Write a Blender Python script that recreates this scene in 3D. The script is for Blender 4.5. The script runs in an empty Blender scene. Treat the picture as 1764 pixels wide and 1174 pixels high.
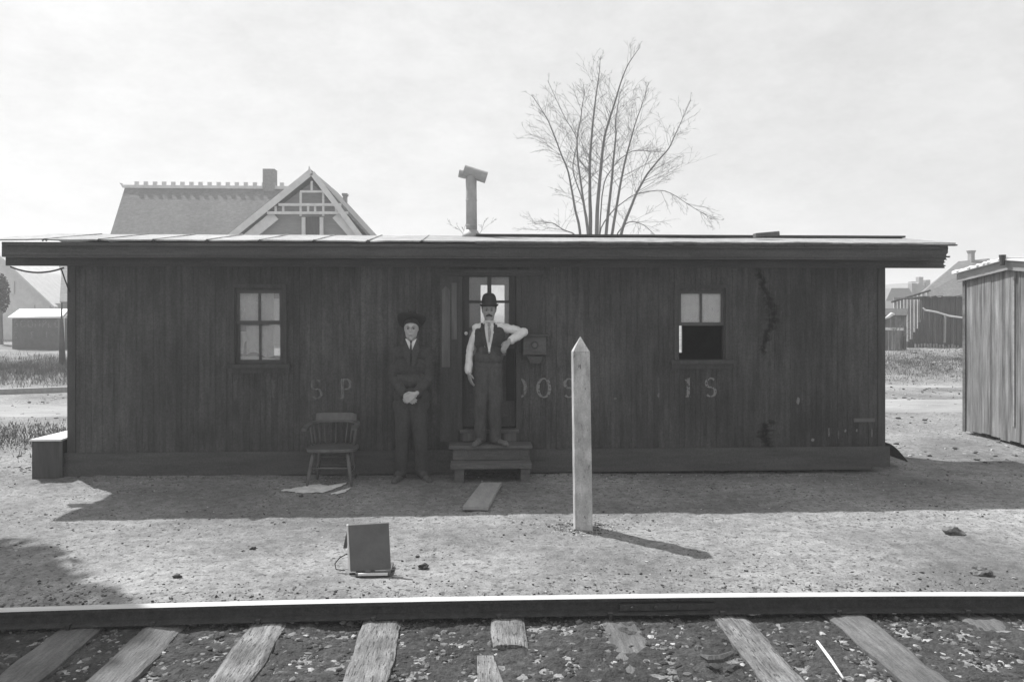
import bpy, bmesh, math, random
from mathutils import Vector, noise, Matrix
random.seed(7)
S = bpy.context.scene
COL = S.collection
R = math.radians
# ------------------------------------------------------------ camera, sky, sun
F, YH, CH, YAW = 1343.0, 535.0, 1.77, R(2.65)      # focal px, horizon row, camera height, yaw (survey of the photograph)
cd = bpy.data.cameras.new('camera'); cam = bpy.data.objects.new('camera', cd); COL.objects.link(cam)
cam.location = (0, 0, CH); cam.rotation_euler = (R(90), 0, -YAW)
cd.sensor_width = 36; cd.lens = F/1764*36; cd.shift_y = -(587-YH)/1764
cd.clip_start = .05; cd.clip_end = 6000
S.camera = cam
SUN = Vector((-.545, .52, 1.0)).normalized()
W = bpy.data.worlds.new('World'); S.world = W; W.use_nodes = True
nt = W.node_tree; nt.nodes.clear()
sky = nt.nodes.new('ShaderNodeTexSky'); sky.sky_type = 'NISHITA'; sky.sun_disc = False
sky.sun_elevation = math.asin(SUN.z); sky.sun_rotation = math.atan2(SUN.x, SUN.y)
sky.dust_density = 3.0; sky.air_density = 1.4
bw = nt.nodes.new('ShaderNodeRGBToBW'); nt.links.new(sky.outputs[0], bw.inputs[0])
tc = nt.nodes.new('ShaderNodeTexCoord')
nz = nt.nodes.new('ShaderNodeTexNoise'); nz.inputs['Scale'].default_value = 6.5; nz.inputs['Detail'].default_value = 10
nz.inputs['Roughness'].default_value = .74
mp = nt.nodes.new('ShaderNodeMapping'); mp.inputs['Scale'].default_value = (1, 1, 2.0)
nt.links.new(tc.outputs['Generated'], mp.inputs[0]); nt.links.new(mp.outputs[0], nz.inputs['Vector'])
mr = nt.nodes.new('ShaderNodeMapRange'); mr.inputs['From Min'].default_value = .3; mr.inputs['From Max'].default_value = .7
mr.inputs['To Min'].default_value = .88; mr.inputs['To Max'].default_value = 1.10
nt.links.new(nz.outputs[0], mr.inputs[0])
mix = nt.nodes.new('ShaderNodeMath'); mix.operation = 'MULTIPLY'
# an even veil of thin high overcast on top of the clear-sky gradient
veil = nt.nodes.new('ShaderNodeMath'); veil.operation = 'MULTIPLY_ADD'
veil.inputs[1].default_value = .25; veil.inputs[2].default_value = 4.6
nt.links.new(bw.outputs[0], veil.inputs[0])
nt.links.new(veil.outputs[0], mix.inputs[0]); nt.links.new(mr.outputs[0], mix.inputs[1])
bg = nt.nodes.new('ShaderNodeBackground'); bg.inputs['Strength'].default_value = .10
nt.links.new(mix.outputs[0], bg.inputs[0])
out = nt.nodes.new('ShaderNodeOutputWorld'); nt.links.new(bg.outputs[0], out.inputs[0])
ld = bpy.data.lights.new('sun', 'SUN'); ld.energy = 4.6; ld.angle = R(.6); ld.color = (1, 1, 1)
sl = bpy.data.objects.new('sun', ld); COL.objects.link(sl)
sl.rotation_euler = (-SUN).to_track_quat('-Z', 'Y').to_euler(); sl.location = (-20, 20, 30)
S.view_settings.view_transform = 'Standard'; S.view_settings.look = 'None'
S.view_settings.exposure = .45; S.view_settings.gamma = 1

# ------------------------------------------------------------ helpers
def P(px, py, Y):
    """world point seen at photograph pixel (px,py), on the plane y = Y"""
    u = (px-882)/F
    t = Y/(math.cos(YAW)-u*math.sin(YAW))
    return Vector((t*(math.sin(YAW)+u*math.cos(YAW)), Y, CH+t*(YH-py)/F))
def PX(px, Y): return P(px, 500, Y).x
def PZ(px, py, Y): return P(px, py, Y).z
LOC = {}
def tag(o, label=None, cat=None, group=None, kind=None):
    if label: o['label'] = label
    if cat: o['category'] = cat
    if group: o['group'] = group
    if kind: o['kind'] = kind
    return o
def empty(name, loc, label, cat, group=None):
    o = bpy.data.objects.new(name, None); COL.objects.link(o); o.location = loc; o.empty_display_size = .2
    LOC[o] = Vector(loc); return tag(o, label, cat, group)
def link_mesh(name, me, parent, mats):
    """mesh comes in world coordinates; origin goes to the parent's base, or to the thing's own base"""
    for m in (mats if isinstance(mats, (list, tuple)) else [mats]): me.materials.append(m)
    if parent is not None: L = LOC[parent]
    else:
        xs = [v.co for v in me.vertices]
        L = Vector((sum(v.x for v in xs)/len(xs), sum(v.y for v in xs)/len(xs), min(v.z for v in xs)))
    me.transform(Matrix.Translation(-L))
    o = bpy.data.objects.new(name, me); COL.objects.link(o)
    if parent is not None: o.parent = parent
    else: o.location = L
    LOC[o] = L
    return o
class MB:
    def __init__(s): s.v = []; s.f = []; s.m = []
    def add(s, vs, fs, m=0):
        n = len(s.v); s.v += [Vector(v) for v in vs]; s.f += [tuple(i+n for i in f) for f in fs]; s.m += [m]*len(fs); return s
    def box(s, x0, x1, y0, y1, z0, z1, m=0):
        vs = [(x0,y0,z0),(x1,y0,z0),(x1,y1,z0),(x0,y1,z0),(x0,y0,z1),(x1,y0,z1),(x1,y1,z1),(x0,y1,z1)]
        return s.add(vs, [(3,2,1,0),(4,5,6,7),(0,1,5,4),(1,2,6,5),(2,3,7,6),(3,0,4,7)], m)
    def obox(s, c, ax, ay, az, m=0):
        """box centred c with half-axis vectors"""
        c, ax, ay, az = map(Vector, (c, ax, ay, az)); vs = []
        for k in (-1, 1):
            for a, b in ((-1,-1),(1,-1),(1,1),(-1,1)): vs.append(c+a*ax+b*ay+k*az)
        return s.add(vs, [(3,2,1,0),(4,5,6,7),(0,1,5,4),(1,2,6,5),(2,3,7,6),(3,0,4,7)], m)
    def bar(s, p, q, w, d, up=(0,0,1), m=0):
        p, q = Vector(p), Vector(q); a = (q-p); l = a.length; a.normalize()
        up = Vector(up); side = a.cross(up)
        if side.length < 1e-4: side = a.cross(Vector((0,1,0)))
        side.normalize(); n = side.cross(a)
        return s.obox((p+q)/2, side*w/2, n*d/2, a*l/2, m)
    def tube(s, pts, rs, n=8, cap=True, m=0):
        pts = [Vector(p) for p in pts]
        if not isinstance(rs, (list, tuple)): rs = [rs]*len(pts)
        vs = []; fs = []; prev = None
        for i, p in enumerate(pts):
            a = (pts[min(i+1, len(pts)-1)]-pts[max(i-1, 0)]).normalized()
            if prev is None:
                u = a.cross(Vector((.13,.97,.2)));
                if u.length < .05: u = a.cross(Vector((1,0,0)))
            else: u = prev-a*prev.dot(a)
            u.normalize(); prev = u; w = a.cross(u)
            for k in range(n):
                t = 2*math.pi*k/n; vs.append(p+(u*math.cos(t)+w*math.sin(t))*rs[i])
        for i in range(len(pts)-1):
            for k in range(n):
                a_, b_ = i*n+k, i*n+(k+1) % n; fs.append((a_, b_, b_+n, a_+n))
        if cap: fs.append(tuple(range(n))[::-1]); fs.append(tuple((len(pts)-1)*n+k for k in range(n)))
        return s.add(vs, fs, m)
    def prism(s, poly, dirv, m=0):
        """poly = list of 3d points, extruded along dirv"""
        n = len(poly); d = Vector(dirv); vs = [Vector(p) for p in poly]+[Vector(p)+d for p in poly]
        fs = [tuple(range(n))[::-1], tuple(range(n, 2*n))]+[(i, (i+1) % n, (i+1) % n+n, i+n) for i in range(n)]
        return s.add(vs, fs, m)
    def build(s, name, mats, parent=None, smooth=False, bevel=0, label=None):
        me = bpy.data.meshes.new(name); me.from_pydata([tuple(v) for v in s.v], [], s.f)
        for p, m in zip(me.polygons, s.m): p.material_index = m; p.use_smooth = smooth
        bm = bmesh.new(); bm.from_mesh(me); bmesh.ops.recalc_face_normals(bm, faces=bm.faces[:])
        if bevel: bmesh.ops.bevel(bm, geom=bm.edges[:], offset=bevel, segments=1, affect='EDGES', clamp_overlap=True)
        bm.to_mesh(me); bm.free()
        o = link_mesh(name, me, parent, mats)
        if label: o['label'] = label
        return o
# ------------------------------------------------------------ materials (all neutral greys: the place is seen in monochrome)
def mat(name, lo, hi=None, scale=6.0, stretch=(1,1,1), rough=.85, bump=.3, bscale=None, detail=6, spots=0, spot_col=.5, spec=.3,
        metal=0, board=None, contrast=1.0, big=0.0, bigscale=.6, grit=0, gs=90):
    m = bpy.data.materials.new(name); m.use_nodes = True; t = m.node_tree; N = t.nodes; L = t.links
    b = N['Principled BSDF']; b.inputs['Roughness'].default_value = rough; b.inputs['Metallic'].default_value = metal
    b.inputs['Specular IOR Level'].default_value = spec
    hi = lo if hi is None else hi
    c = N.new('ShaderNodeTexCoord'); g = N.new('ShaderNodeNewGeometry')
    mp = N.new('ShaderNodeMapping'); mp.inputs['Scale'].default_value = stretch
    L.new(g.outputs['Position'], mp.inputs[0])
    n1 = N.new('ShaderNodeTexNoise'); n1.inputs['Scale'].default_value = scale; n1.inputs['Detail'].default_value = detail
    n1.inputs['Roughness'].default_value = .65; L.new(mp.outputs[0], n1.inputs['Vector'])
    r = N.new('ShaderNodeMapRange'); r.inputs['From Min'].default_value = .5-.2/contrast; r.inputs['From Max'].default_value = .5+.2/contrast
    r.inputs['To Min'].default_value = lo; r.inputs['To Max'].default_value = hi; L.new(n1.outputs[0], r.inputs[0])
    val = r.outputs[0]
    def mul(a, bb):
        x = N.new('ShaderNodeMath'); x.operation = 'MULTIPLY'; L.new(a, x.inputs[0])
        if isinstance(bb, (int, float)): x.inputs[1].default_value = bb
        else: L.new(bb, x.inputs[1])
        return x.outputs[0]
    if big:
        n3 = N.new('ShaderNodeTexNoise'); n3.inputs['Scale'].default_value = bigscale; n3.inputs['Detail'].default_value = 4
        L.new(g.outputs['Position'], n3.inputs['Vector'])
        r3 = N.new('ShaderNodeMapRange'); r3.inputs['From Min'].default_value = .3; r3.inputs['From Max'].default_value = .7
        r3.inputs['To Min'].default_value = 1-big; r3.inputs['To Max'].default_value = 1+big; L.new(n3.outputs[0], r3.inputs[0])
        val = mul(val, r3.outputs[0])
    if grit:
        n6 = N.new('ShaderNodeTexNoise'); n6.inputs['Scale'].default_value = gs; n6.inputs['Detail'].default_value = 3; n6.inputs['Roughness'].default_value = .8
        L.new(g.outputs['Position'], n6.inputs['Vector'])
        r6 = N.new('ShaderNodeMapRange'); r6.inputs['From Min'].default_value = .3; r6.inputs['From Max'].default_value = .7
        r6.inputs['To Min'].default_value = 1-grit; r6.inputs['To Max'].default_value = 1+grit; L.new(n6.outputs[0], r6.inputs[0])
        val = mul(val, r6.outputs[0])
    if board:      # (axis, width, amount): every board weathers a little differently
        ax, wd, am = board
        sx = N.new('ShaderNodeSeparateXYZ'); L.new(g.outputs['Position'], sx.inputs[0])
        d = N.new('ShaderNodeMath'); d.operation = 'DIVIDE'; L.new(sx.outputs[ax], d.inputs[0]); d.inputs[1].default_value = wd
        fl = N.new('ShaderNodeMath'); fl.operation = 'FLOOR'; L.new(d.outputs[0], fl.inputs[0])
        wn = N.new('ShaderNodeTexWhiteNoise'); wn.noise_dimensions = '1D'; L.new(fl.outputs[0], wn.inputs['W'])
        r4 = N.new('ShaderNodeMapRange'); r4.inputs['To Min'].default_value = 1-am; r4.inputs['To Max'].default_value = 1+am
        L.new(wn.outputs[0], r4.inputs[0]); val = mul(val, r4.outputs[0])
    if spots:
        n2 = N.new('ShaderNodeTexNoise'); n2.inputs['Scale'].default_value = scale*3.1; n2.inputs['Detail'].default_value = 3
        L.new(mp.outputs[0], n2.inputs['Vector'])
        r2 = N.new('ShaderNodeMapRange'); r2.inputs['From Min'].default_value = 1-spots; r2.inputs['From Max'].default_value = 1-spots+.05
        L.new(n2.outputs[0], r2.inputs[0])
        mx = N.new('ShaderNodeMix'); mx.data_type = 'FLOAT'; L.new(r2.outputs[0], mx.inputs[0]); L.new(val, mx.inputs[2]); mx.inputs[3].default_value = spot_col
        val = mx.outputs[0]
    cc = N.new('ShaderNodeCombineColor')
    for i in range(3): L.new(val, cc.inputs[i])
    L.new(cc.outputs[0], b.inputs['Base Color'])
    if bump:
        bp = N.new('ShaderNodeBump'); bp.inputs['Strength'].default_value = bump; bp.inputs['Distance'].default_value = .01
        n5 = N.new('ShaderNodeTexNoise'); n5.inputs['Scale'].default_value = bscale or scale*4; n5.inputs['Detail'].default_value = 5
        L.new(mp.outputs[0], n5.inputs['Vector']); L.new(n5.outputs[0], bp.inputs['Height']); L.new(bp.outputs[0], b.inputs['Normal'])
    return m
M = {}
M['ground'] = mat('packed_cinder_dirt', .135, .285, scale=9, detail=14, rough=.95, bump=1.0, bscale=45, big=.42, bigscale=.7, spots=.42, spot_col=.10, contrast=1.0, grit=.32, gs=70)
M['siding'] = mat('weathered_dark_siding', .036, .082, scale=9, stretch=(2.2,1,.30), rough=.8, bump=.6, board=(0,.0592,.13), big=.38, bigscale=1.0, spots=.29, spot_col=.12, contrast=1.0, grit=.38, gs=55)
M['trim'] = mat('dark_painted_trim', .052, .092, grit=.30, gs=70, scale=5, stretch=(.3,1,2), rough=.8, bump=.4, big=.12)
M['trim_v'] = mat('dark_painted_upright_trim', .045, .078, grit=.28, gs=70, scale=7, stretch=(2,2,.3), rough=.8, bump=.4)
M['pale_board'] = mat('worn_pale_board', .085, .16, scale=6, stretch=(3,1,.35), rough=.85, bump=.5)
M['step'] = mat('worn_step_wood', .075, .135, grit=.22, gs=70, scale=10, stretch=(.5,2,2), rough=.9, bump=.6)
M['plank'] = mat('grey_bare_plank', .26, .36, scale=9, stretch=(2,.5,1), rough=.9, bump=.5)
M['roof'] = mat('pale_sheet_roofing', .20, .42, scale=14, stretch=(.6,1,1), rough=.8, bump=.8, big=.2, grit=.3, contrast=1.2)
M['felt'] = mat('dark_roofing_felt', .05, .09, scale=10, rough=.9, bump=.4)
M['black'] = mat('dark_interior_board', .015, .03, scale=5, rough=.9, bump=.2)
M['glassedge'] = mat('sash_paint', .06, .09, scale=9, rough=.6, bump=.2)
M['blind'] = mat('cream_cotton_blind', .72, .82, scale=4, rough=.9, bump=.3)
M['paper'] = mat('white_paper', .6, .75, scale=5, rough=.8, bump=.1)
M['curtain'] = mat('grey_cotton_curtain', .55, .68, scale=5, stretch=(5,1,.4), rough=.9, bump=.4)
M['pipe'] = mat('dull_galvanised_stovepipe', .30, .42, scale=9, rough=.6, bump=.3, metal=.1, spec=.4)
M['post'] = mat('whitewashed_post', .26, .56, scale=9, stretch=(1.6,1.6,.5), rough=.9, bump=.9, big=.22, bigscale=4, grit=.2, spots=.34, spot_col=.16)
M['rail'] = mat('rusty_rail_steel', .028, .060, grit=.35, scale=20, rough=.75, bump=.4)
M['railtop'] = mat('sheen_coloured_rail_head', .42, .62, scale=30, stretch=(.1,1,1), rough=.62, bump=.15, spec=.3)  # pale matte colour carries the sheen of the worn head
M['tie'] = mat('dusty_sleeper_wood', .09, .24, contrast=1.1, grit=.25, scale=12, stretch=(3,.4,1), rough=.95, bump=1.0, bscale=30, big=.35, bigscale=4, spots=.42, spot_col=.06)
M['tie2'] = mat('dark_sleeper_wood', .08, .16, grit=.25, scale=12, stretch=(3,.4,1), rough=.95, bump=1.0, bscale=30, big=.25, bigscale=3)
M['stone1'] = mat('dark_cinder', .03, .07, scale=40, rough=.95, bump=.6)
M['stone2'] = mat('grey_ballast_stone', .10, .20, scale=40, rough=.95, bump=.5)
M['stone3'] = mat('pale_ballast_stone', .3, .5, scale=40, rough=.9, bump=.4)
M['ballast'] = mat('cinder_bed', .02, .075, grit=.4, scale=22, detail=9, rough=.95, bump=1.0, bscale=70, big=.3, bigscale=2)
M['shedwood'] = mat('bare_grey_shed_boards', .08, .30, contrast=1.3, grit=.15, scale=6, stretch=(1,2.2,.16), rough=.9, bump=.7, board=(1,.19,.2), big=.15, bigscale=1.5)
M['shedtrim'] = mat('weathered_grey_fascia', .22, .34, scale=8, stretch=(1,.6,2), rough=.9, bump=.5)
M['darkpanel'] = mat('dark_painted_panel', .10, .135, scale=9, rough=.7, bump=.3)
M['white'] = mat('off_white_paint', .6, .75, scale=9, rough=.7, bump=.3)
M['ash'] = mat('white_lime_spill', .5, .8, scale=14, rough=.95, bump=.8)
M['chairwood'] = mat('dark_varnished_wood', .065, .12, scale=12, stretch=(1,1,.5), rough=.45, bump=.2, spec=.5)
M['wire'] = mat('black_wire', .03, .04, rough=.5, bump=0)
M['skin'] = mat('skin', .30, .36, scale=30, rough=.55, bump=.1)
M['skin2'] = mat('pale_skin', .38, .46, scale=30, rough=.55, bump=.1)
M['shirt'] = mat('white_cotton_shirt', .66, .78, scale=12, rough=.85, bump=.4, bscale=24)
M['vest'] = mat('dark_wool_waistcoat', .040, .060, scale=60, rough=.95, bump=.4)
M['trouser'] = mat('dark_grey_trousers', .060, .085, grit=.22, gs=70, scale=40, stretch=(1,1,.3), rough=.95, bump=.4)
M['suit'] = mat('dark_wool_suit', .045, .065, grit=.22, gs=70, scale=40, rough=.95, bump=.4)
M['hat'] = mat('black_felt_hat', .022, .034, scale=30, rough=.75, bump=.3)
M['hair'] = mat('dark_hair', .02, .04, scale=90, rough=.7, bump=.8)
M['shoe'] = mat('dusty_leather_shoe', .08, .15, scale=20, rough=.6, bump=.3)
M['shoed'] = mat('dark_leather_shoe', .06, .12, scale=20, rough=.55, bump=.3)
M['eye'] = mat('dark_eye', .07, .09, rough=.3, bump=0)
M['tieg'] = mat('grey_silk_tie', .22, .36, scale=50, rough=.5, bump=.3)
M['tieb'] = mat('dark_silk_tie', .03, .04, scale=50, rough=.5, bump=.3)
M['shingle'] = mat('grey_wood_shingles', .13, .21, scale=4, stretch=(1.2,.5,9), rough=.9, bump=.6, big=.12, grit=.2, gs=6)
M['housewall'] = mat('painted_clapboard', .20, .27, scale=3, stretch=(1,1,8), rough=.85, bump=.5)
M['housetrim'] = mat('pale_house_trim', .55, .7, scale=4, rough=.8, bump=.2)
M['brick'] = mat('sooty_brick', .22, .32, scale=14, rough=.95, bump=.6)
M['darkwood'] = mat('black_weathered_boards', .045, .09, scale=6, stretch=(3,3,.3), rough=.95, bump=.7, big=.25, bigscale=.8)
M['barkt'] = mat('haze_lightened_bark', .13, .20, scale=14, stretch=(1,1,.4), rough=.95, bump=.6)  # grey lightened so the colour carries the haze over the stems
M['evergreen'] = mat('dark_needles', .04, .08, scale=8, rough=.9, bump=.2)
M['weed'] = mat('dry_weeds', .06, .14, scale=3, rough=.95, bump=.3)
M['road'] = mat('pale_dirt_road', .22, .36, grit=.2, scale=4, stretch=(.25,2.0,1), rough=.95, bump=.8, bscale=20, big=.18, bigscale=.5)
M['whiteroof'] = mat('bright_tin_roof', .65, .8, scale=3, rough=.7, bump=.2)
M['signwall'] = mat('dark_shed_wall', .10, .15, scale=5, rough=.9, bump=.3)
M['pole'] = mat('dark_pole_wood', .05, .09, scale=10, stretch=(1,1,.3), rough=.95, bump=.4)
def glass_mat(name, haze, alb):
    m = bpy.data.materials.new(name); m.use_nodes = True; t = m.node_tree; N = t.nodes; L = t.links; N.clear()
    tr = N.new('ShaderNodeBsdfTransparent'); tr.inputs[0].default_value = (.95,.95,.95,1)
    gl = N.new('ShaderNodeBsdfGlossy'); gl.inputs['Roughness'].default_value = .06; gl.inputs[0].default_value = (.9,.9,.9,1)
    fr = N.new('ShaderNodeFresnel'); fr.inputs[0].default_value = 1.5
    d = N.new('ShaderNodeBsdfDiffuse'); d.inputs[0].default_value = (alb, alb, alb, 1)
    g = N.new('ShaderNodeNewGeometry'); n = N.new('ShaderNodeTexNoise'); n.inputs['Scale'].default_value = 7; n.inputs['Detail'].default_value = 5
    L.new(g.outputs['Position'], n.inputs['Vector'])
    r = N.new('ShaderNodeMapRange'); r.inputs['From Min'].default_value = .3; r.inputs['From Max'].default_value = .7
    r.inputs['To Min'].default_value = haze*.7; r.inputs['To Max'].default_value = haze*1.3; L.new(n.outputs[0], r.inputs[0])
    a = N.new('ShaderNodeMixShader'); L.new(fr.outputs[0], a.inputs[0]); L.new(tr.outputs[0], a.inputs[1]); L.new(gl.outputs[0], a.inputs[2])
    b = N.new('ShaderNodeMixShader'); L.new(r.outputs[0], b.inputs[0]); L.new(a.outputs[0], b.inputs[1]); L.new(d.outputs[0], b.inputs[2])
    o = N.new('ShaderNodeOutputMaterial'); L.new(b.outputs[0], o.inputs[0]); return m
M['glass'] = glass_mat('dusty_sky_glare_glass', .24, .8)  # pale film is dust plus sky reflection put into its colour
M['clearglass'] = glass_mat('door_glass', .20, .7)
def fade_mat(name, alb, amount, scale=18):
    m = bpy.data.materials.new(name); m.use_nodes = True; t = m.node_tree; N = t.nodes; L = t.links; N.clear()
    tr = N.new('ShaderNodeBsdfTransparent'); d = N.new('ShaderNodeBsdfDiffuse'); d.inputs[0].default_value = (alb, alb, alb, 1)
    g = N.new('ShaderNodeNewGeometry'); n = N.new('ShaderNodeTexNoise'); n.inputs['Scale'].default_value = scale; n.inputs['Detail'].default_value = 6
    L.new(g.outputs['Position'], n.inputs['Vector'])
    r = N.new('ShaderNodeMapRange'); r.inputs['From Min'].default_value = .26; r.inputs['From Max'].default_value = .52
    r.inputs['To Min'].default_value = 0; r.inputs['To Max'].default_value = amount; L.new(n.outputs[0], r.inputs[0])
    at = N.new('ShaderNodeAttribute'); at.attribute_name = 'wear'; sub = N.new('ShaderNodeMath'); sub.operation = 'SUBTRACT'; sub.use_clamp = True
    L.new(r.outputs[0], sub.inputs[0]); L.new(at.outputs['Fac'], sub.inputs[1])
    b = N.new('ShaderNodeMixShader'); L.new(sub.outputs[0], b.inputs[0]); L.new(tr.outputs[0], b.inputs[1]); L.new(d.outputs[0], b.inputs[2])
    o = N.new('ShaderNodeOutputMaterial'); L.new(b.outputs[0], o.inputs[0]); return m
M['paint'] = fade_mat('faded_lettering_paint', .29, .72, 26)
M['paint_worn'] = fade_mat('worn_lettering_paint', .25, .55, 26)
M['paint_faint'] = fade_mat('nearly_gone_lettering_paint', .20, .32, 34)
M['smudge'] = fade_mat('scuffed_pale_paint', .3, .7, 6)
M['stain'] = fade_mat('dark_tar_stain', .018, .8, 22)

# ------------------------------------------------------------ ground
def gz(x, y):
    """terrain height"""
    def sm(a, b, t):
        t = max(0, min(1, (t-a)/(b-a))); return t*t*(3-2*t)
    z = .45*sm(18.5, 25, y+.4*noise.noise(Vector((x*.3, 2, 0))))
    z += .15*sm(14, 22, abs(x))*sm(10, 20, y)
    near = 1-sm(14, 30, abs(y-7))
    z += near*(.016*noise.noise(Vector((x*1.1, y*1.1, 3))) + .011*noise.noise(Vector((x*3.4, y*4.2, 7))) + .008*noise.noise(Vector((x*11, y*12, 1))))
    if 4.7 < y < 9: z -= .010*max(0, noise.noise(Vector((x*5.5, y*3.8, 21)))-.28)*3
    if y > 12: z += .05*noise.noise(Vector((x*.5, y*.5, 9)))*sm(12, 20, y)
    if -6 < y < 5.1: z -= .034*(1-sm(4.72, 5.05, y+.05*noise.noise(Vector((x*3, 0, 5)))))*sm(-1, .5, y)
    # slight dip in front of the right half of the shack, a little dirt banked against the left half
    if 7.9 < y < 10.5: z += (-.030*sm(-.5, 4.5, x)+.02*(1-sm(-3.5, -1.0, x)))*sm(8.0, 8.35, y)*(1-sm(9.2, 10.5, y))
    return z
def axis(segs):
    r = []
    for a, b, st in segs:
        n = max(1, round((b-a)/st)); r += [a+(b-a)*i/n for i in range(n)]
    return r+[segs[-1][1]]
gx = axis([(-400,-60,85),(-60,-14,5),(-14,-6,.5),(-6,8,.045),(8,16,.5),(16,60,4),(60,400,85)])
gy = axis([(-100,-10,15),(-10,3.3,.7),(3.3,9.6,.045),(9.6,14,.15),(14,32,.4),(32,80,6),(80,480,80)])
me = bpy.data.meshes.new('ground'); nx = len(gx)
me.from_pydata([(x, y, gz(x, y)) for y in gy for x in gx], [],
               [(j*nx+i, j*nx+i+1, (j+1)*nx+i+1, (j+1)*nx+i) for j in range(len(gy)-1) for i in range(nx-1)])
for p in me.polygons: p.use_smooth = True
go = bpy.data.objects.new('ground', me); COL.objects.link(go); me.materials.append(M['ground']); go['kind'] = 'structure'
def strip(name, x0, x1, y0, y1, dz, m, nxs=60, nys=6, wob=.15):
    vs = []
    for j in range(nys+1):
        for i in range(nxs+1):
            x = x0+(x1-x0)*i/nxs; e = wob*noise.noise(Vector((x*.4, j*3.1, 4)))
            y = y0+(y1-y0)*j/nys+e; edge = (j in (0, nys)) or (i in (0, nxs)); vs.append((x, y, gz(x, y)+(-.03 if edge and wob > .05 else dz)))
    me = bpy.data.meshes.new(name)
    me.from_pydata(vs, [], [(j*(nxs+1)+i, j*(nxs+1)+i+1, (j+1)*(nxs+1)+i+1, (j+1)*(nxs+1)+i) for j in range(nys) for i in range(nxs)])
    o = bpy.data.objects.new(name, me); COL.objects.link(o); me.materials.append(m); o['kind'] = 'structure'; return o
strip('road', -40, 40, 13.2, 15.2, .012, M['road'], 300, 12, .2)
strip('path', -40, 40, 17.3, 18.0, .010, M['road'], 300, 6, .25)
tb = strip('track_bed', -5, 5.5, 3.3, 4.76, .006, M['ballast'], 560, 84, .03)
for v in tb.data.vertices:
    v.co.z += .013*noise.noise(v.co*9)+.010*noise.noise(v.co*24)+.006*noise.noise(v.co*55)
for p_ in tb.data.polygons: p_.use_smooth = False

# loose stones: one countless mass per place
def stones(name, n, fx, sizes, mats, label, cat, flat=.6):
    mb = MB(); ico = bmesh.new(); bmesh.ops.create_icosphere(ico, subdivisions=1, radius=1)
    vs = [v.co*random.uniform(.72, 1.2) for v in ico.verts]; fs = [tuple(v.index for v in f.verts) for f in ico.faces]; ico.free()
    for i in range(n):
        x, y = fx(); r = sizes(); a = random.random()*6.28; z = gz(x, y)+r*random.uniform(-.1, .3)
        sx, sy, sz = r*random.uniform(.7, 1.4), r*random.uniform(.6, 1.1), r*random.uniform(.4, .9)*flat/.6
        ca, sa = math.cos(a), math.sin(a); k = random.random(); o = []
        for v in vs:
            q = 1+.75*noise.noise(v*1.1+Vector((i*.37, i*.11, 0)))
            X, Yy, Z = v.x*sx*q, v.y*sy*q, v.z*sz*q; o.append((x+X*ca-Yy*sa, y+X*sa+Yy*ca, z+Z))
        mi = 0 if k < mats[0] else (1 if k < mats[1] else 2)
        mb.add(o, fs, mi)
    ob = mb.build(name, [M['stone1'], M['stone2'], M['stone3']])
    tag(ob, label, cat, kind='stuff'); return ob
TIES = [(122, .23), (268, .22), (452, .21), (655, .22), (876, .19), (1072, .2), (1268, .21), (1470, .23), (1690, .22), (-120, .22), (1900, .22)]
TX = [(PX(px, 4.38), w) for px, w in TIES]
def bed():
    while True:
        x = random.uniform(-4.0, 4.6); y = random.uniform(3.3, 4.72)
        if random.random() < .05 or all(abs(x-t) > w/2-.018 for t, w in TX): return x, y
stones('track_ballast', 21000, bed, lambda: .004+.021*random.random()**2.8, (.50, .94), 'dark cinders and broken ballast stones between the sleepers', 'ballast')
def spill(): return random.uniform(-4, 4.6), 4.55+abs(random.gauss(0, .28))
stones('verge_gravel', 5200, spill, lambda: .003+.011*random.random()**3, (.42, .93), 'fine gravel scattered along the far side of the rail', 'gravel')
pw_x = P(1006, 916, 6.24).x
def yard():
    while True:
        if random.random() < .035:
            a = random.random()*6.28; q = .10+abs(random.gauss(0, .09)); return pw_x+q*math.cos(a)*1.2, 6.31+q*math.sin(a)
        if random.random() < .05: return random.uniform(-4.3, 4.6), 8.46-abs(random.gauss(0, .10))
        x, y = random.uniform(-6.0, 6.5), random.uniform(4.7, 9.0)
        if noise.noise(Vector((x*.9, y*1.6, 4)))+.35*noise.noise(Vector((x*3, y*5, 2)))+random.random()*.45+(.35 if x < -1.5 and 6.4 < y < 7.1 else 0) > .38: return x, y
stones('yard_gravel', 11000, yard, lambda: .0025+.010*random.random()**6, (.45, .86), 'small pebbles strewn over the bare dirt yard', 'gravel')
def side():
    return (random.uniform(-9, -4.8), random.uniform(6.5, 17)) if random.random() < .45 else (random.uniform(5.0, 11), random.uniform(9, 19))
stones('side_rubble', 5200, side, lambda: .006+.034*random.random()**6, (.35, .68), 'scattered stones and rubble on the ground beside the shack', 'rubble')
def bankp(): return (random.uniform(9.0, 18), random.uniform(19, 26))
stones('bank_stones', 700, bankp, lambda: .015+.05*random.random()**3, (.3, .6), 'pale stones littering the low bank below the dark fence', 'rubble')

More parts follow.
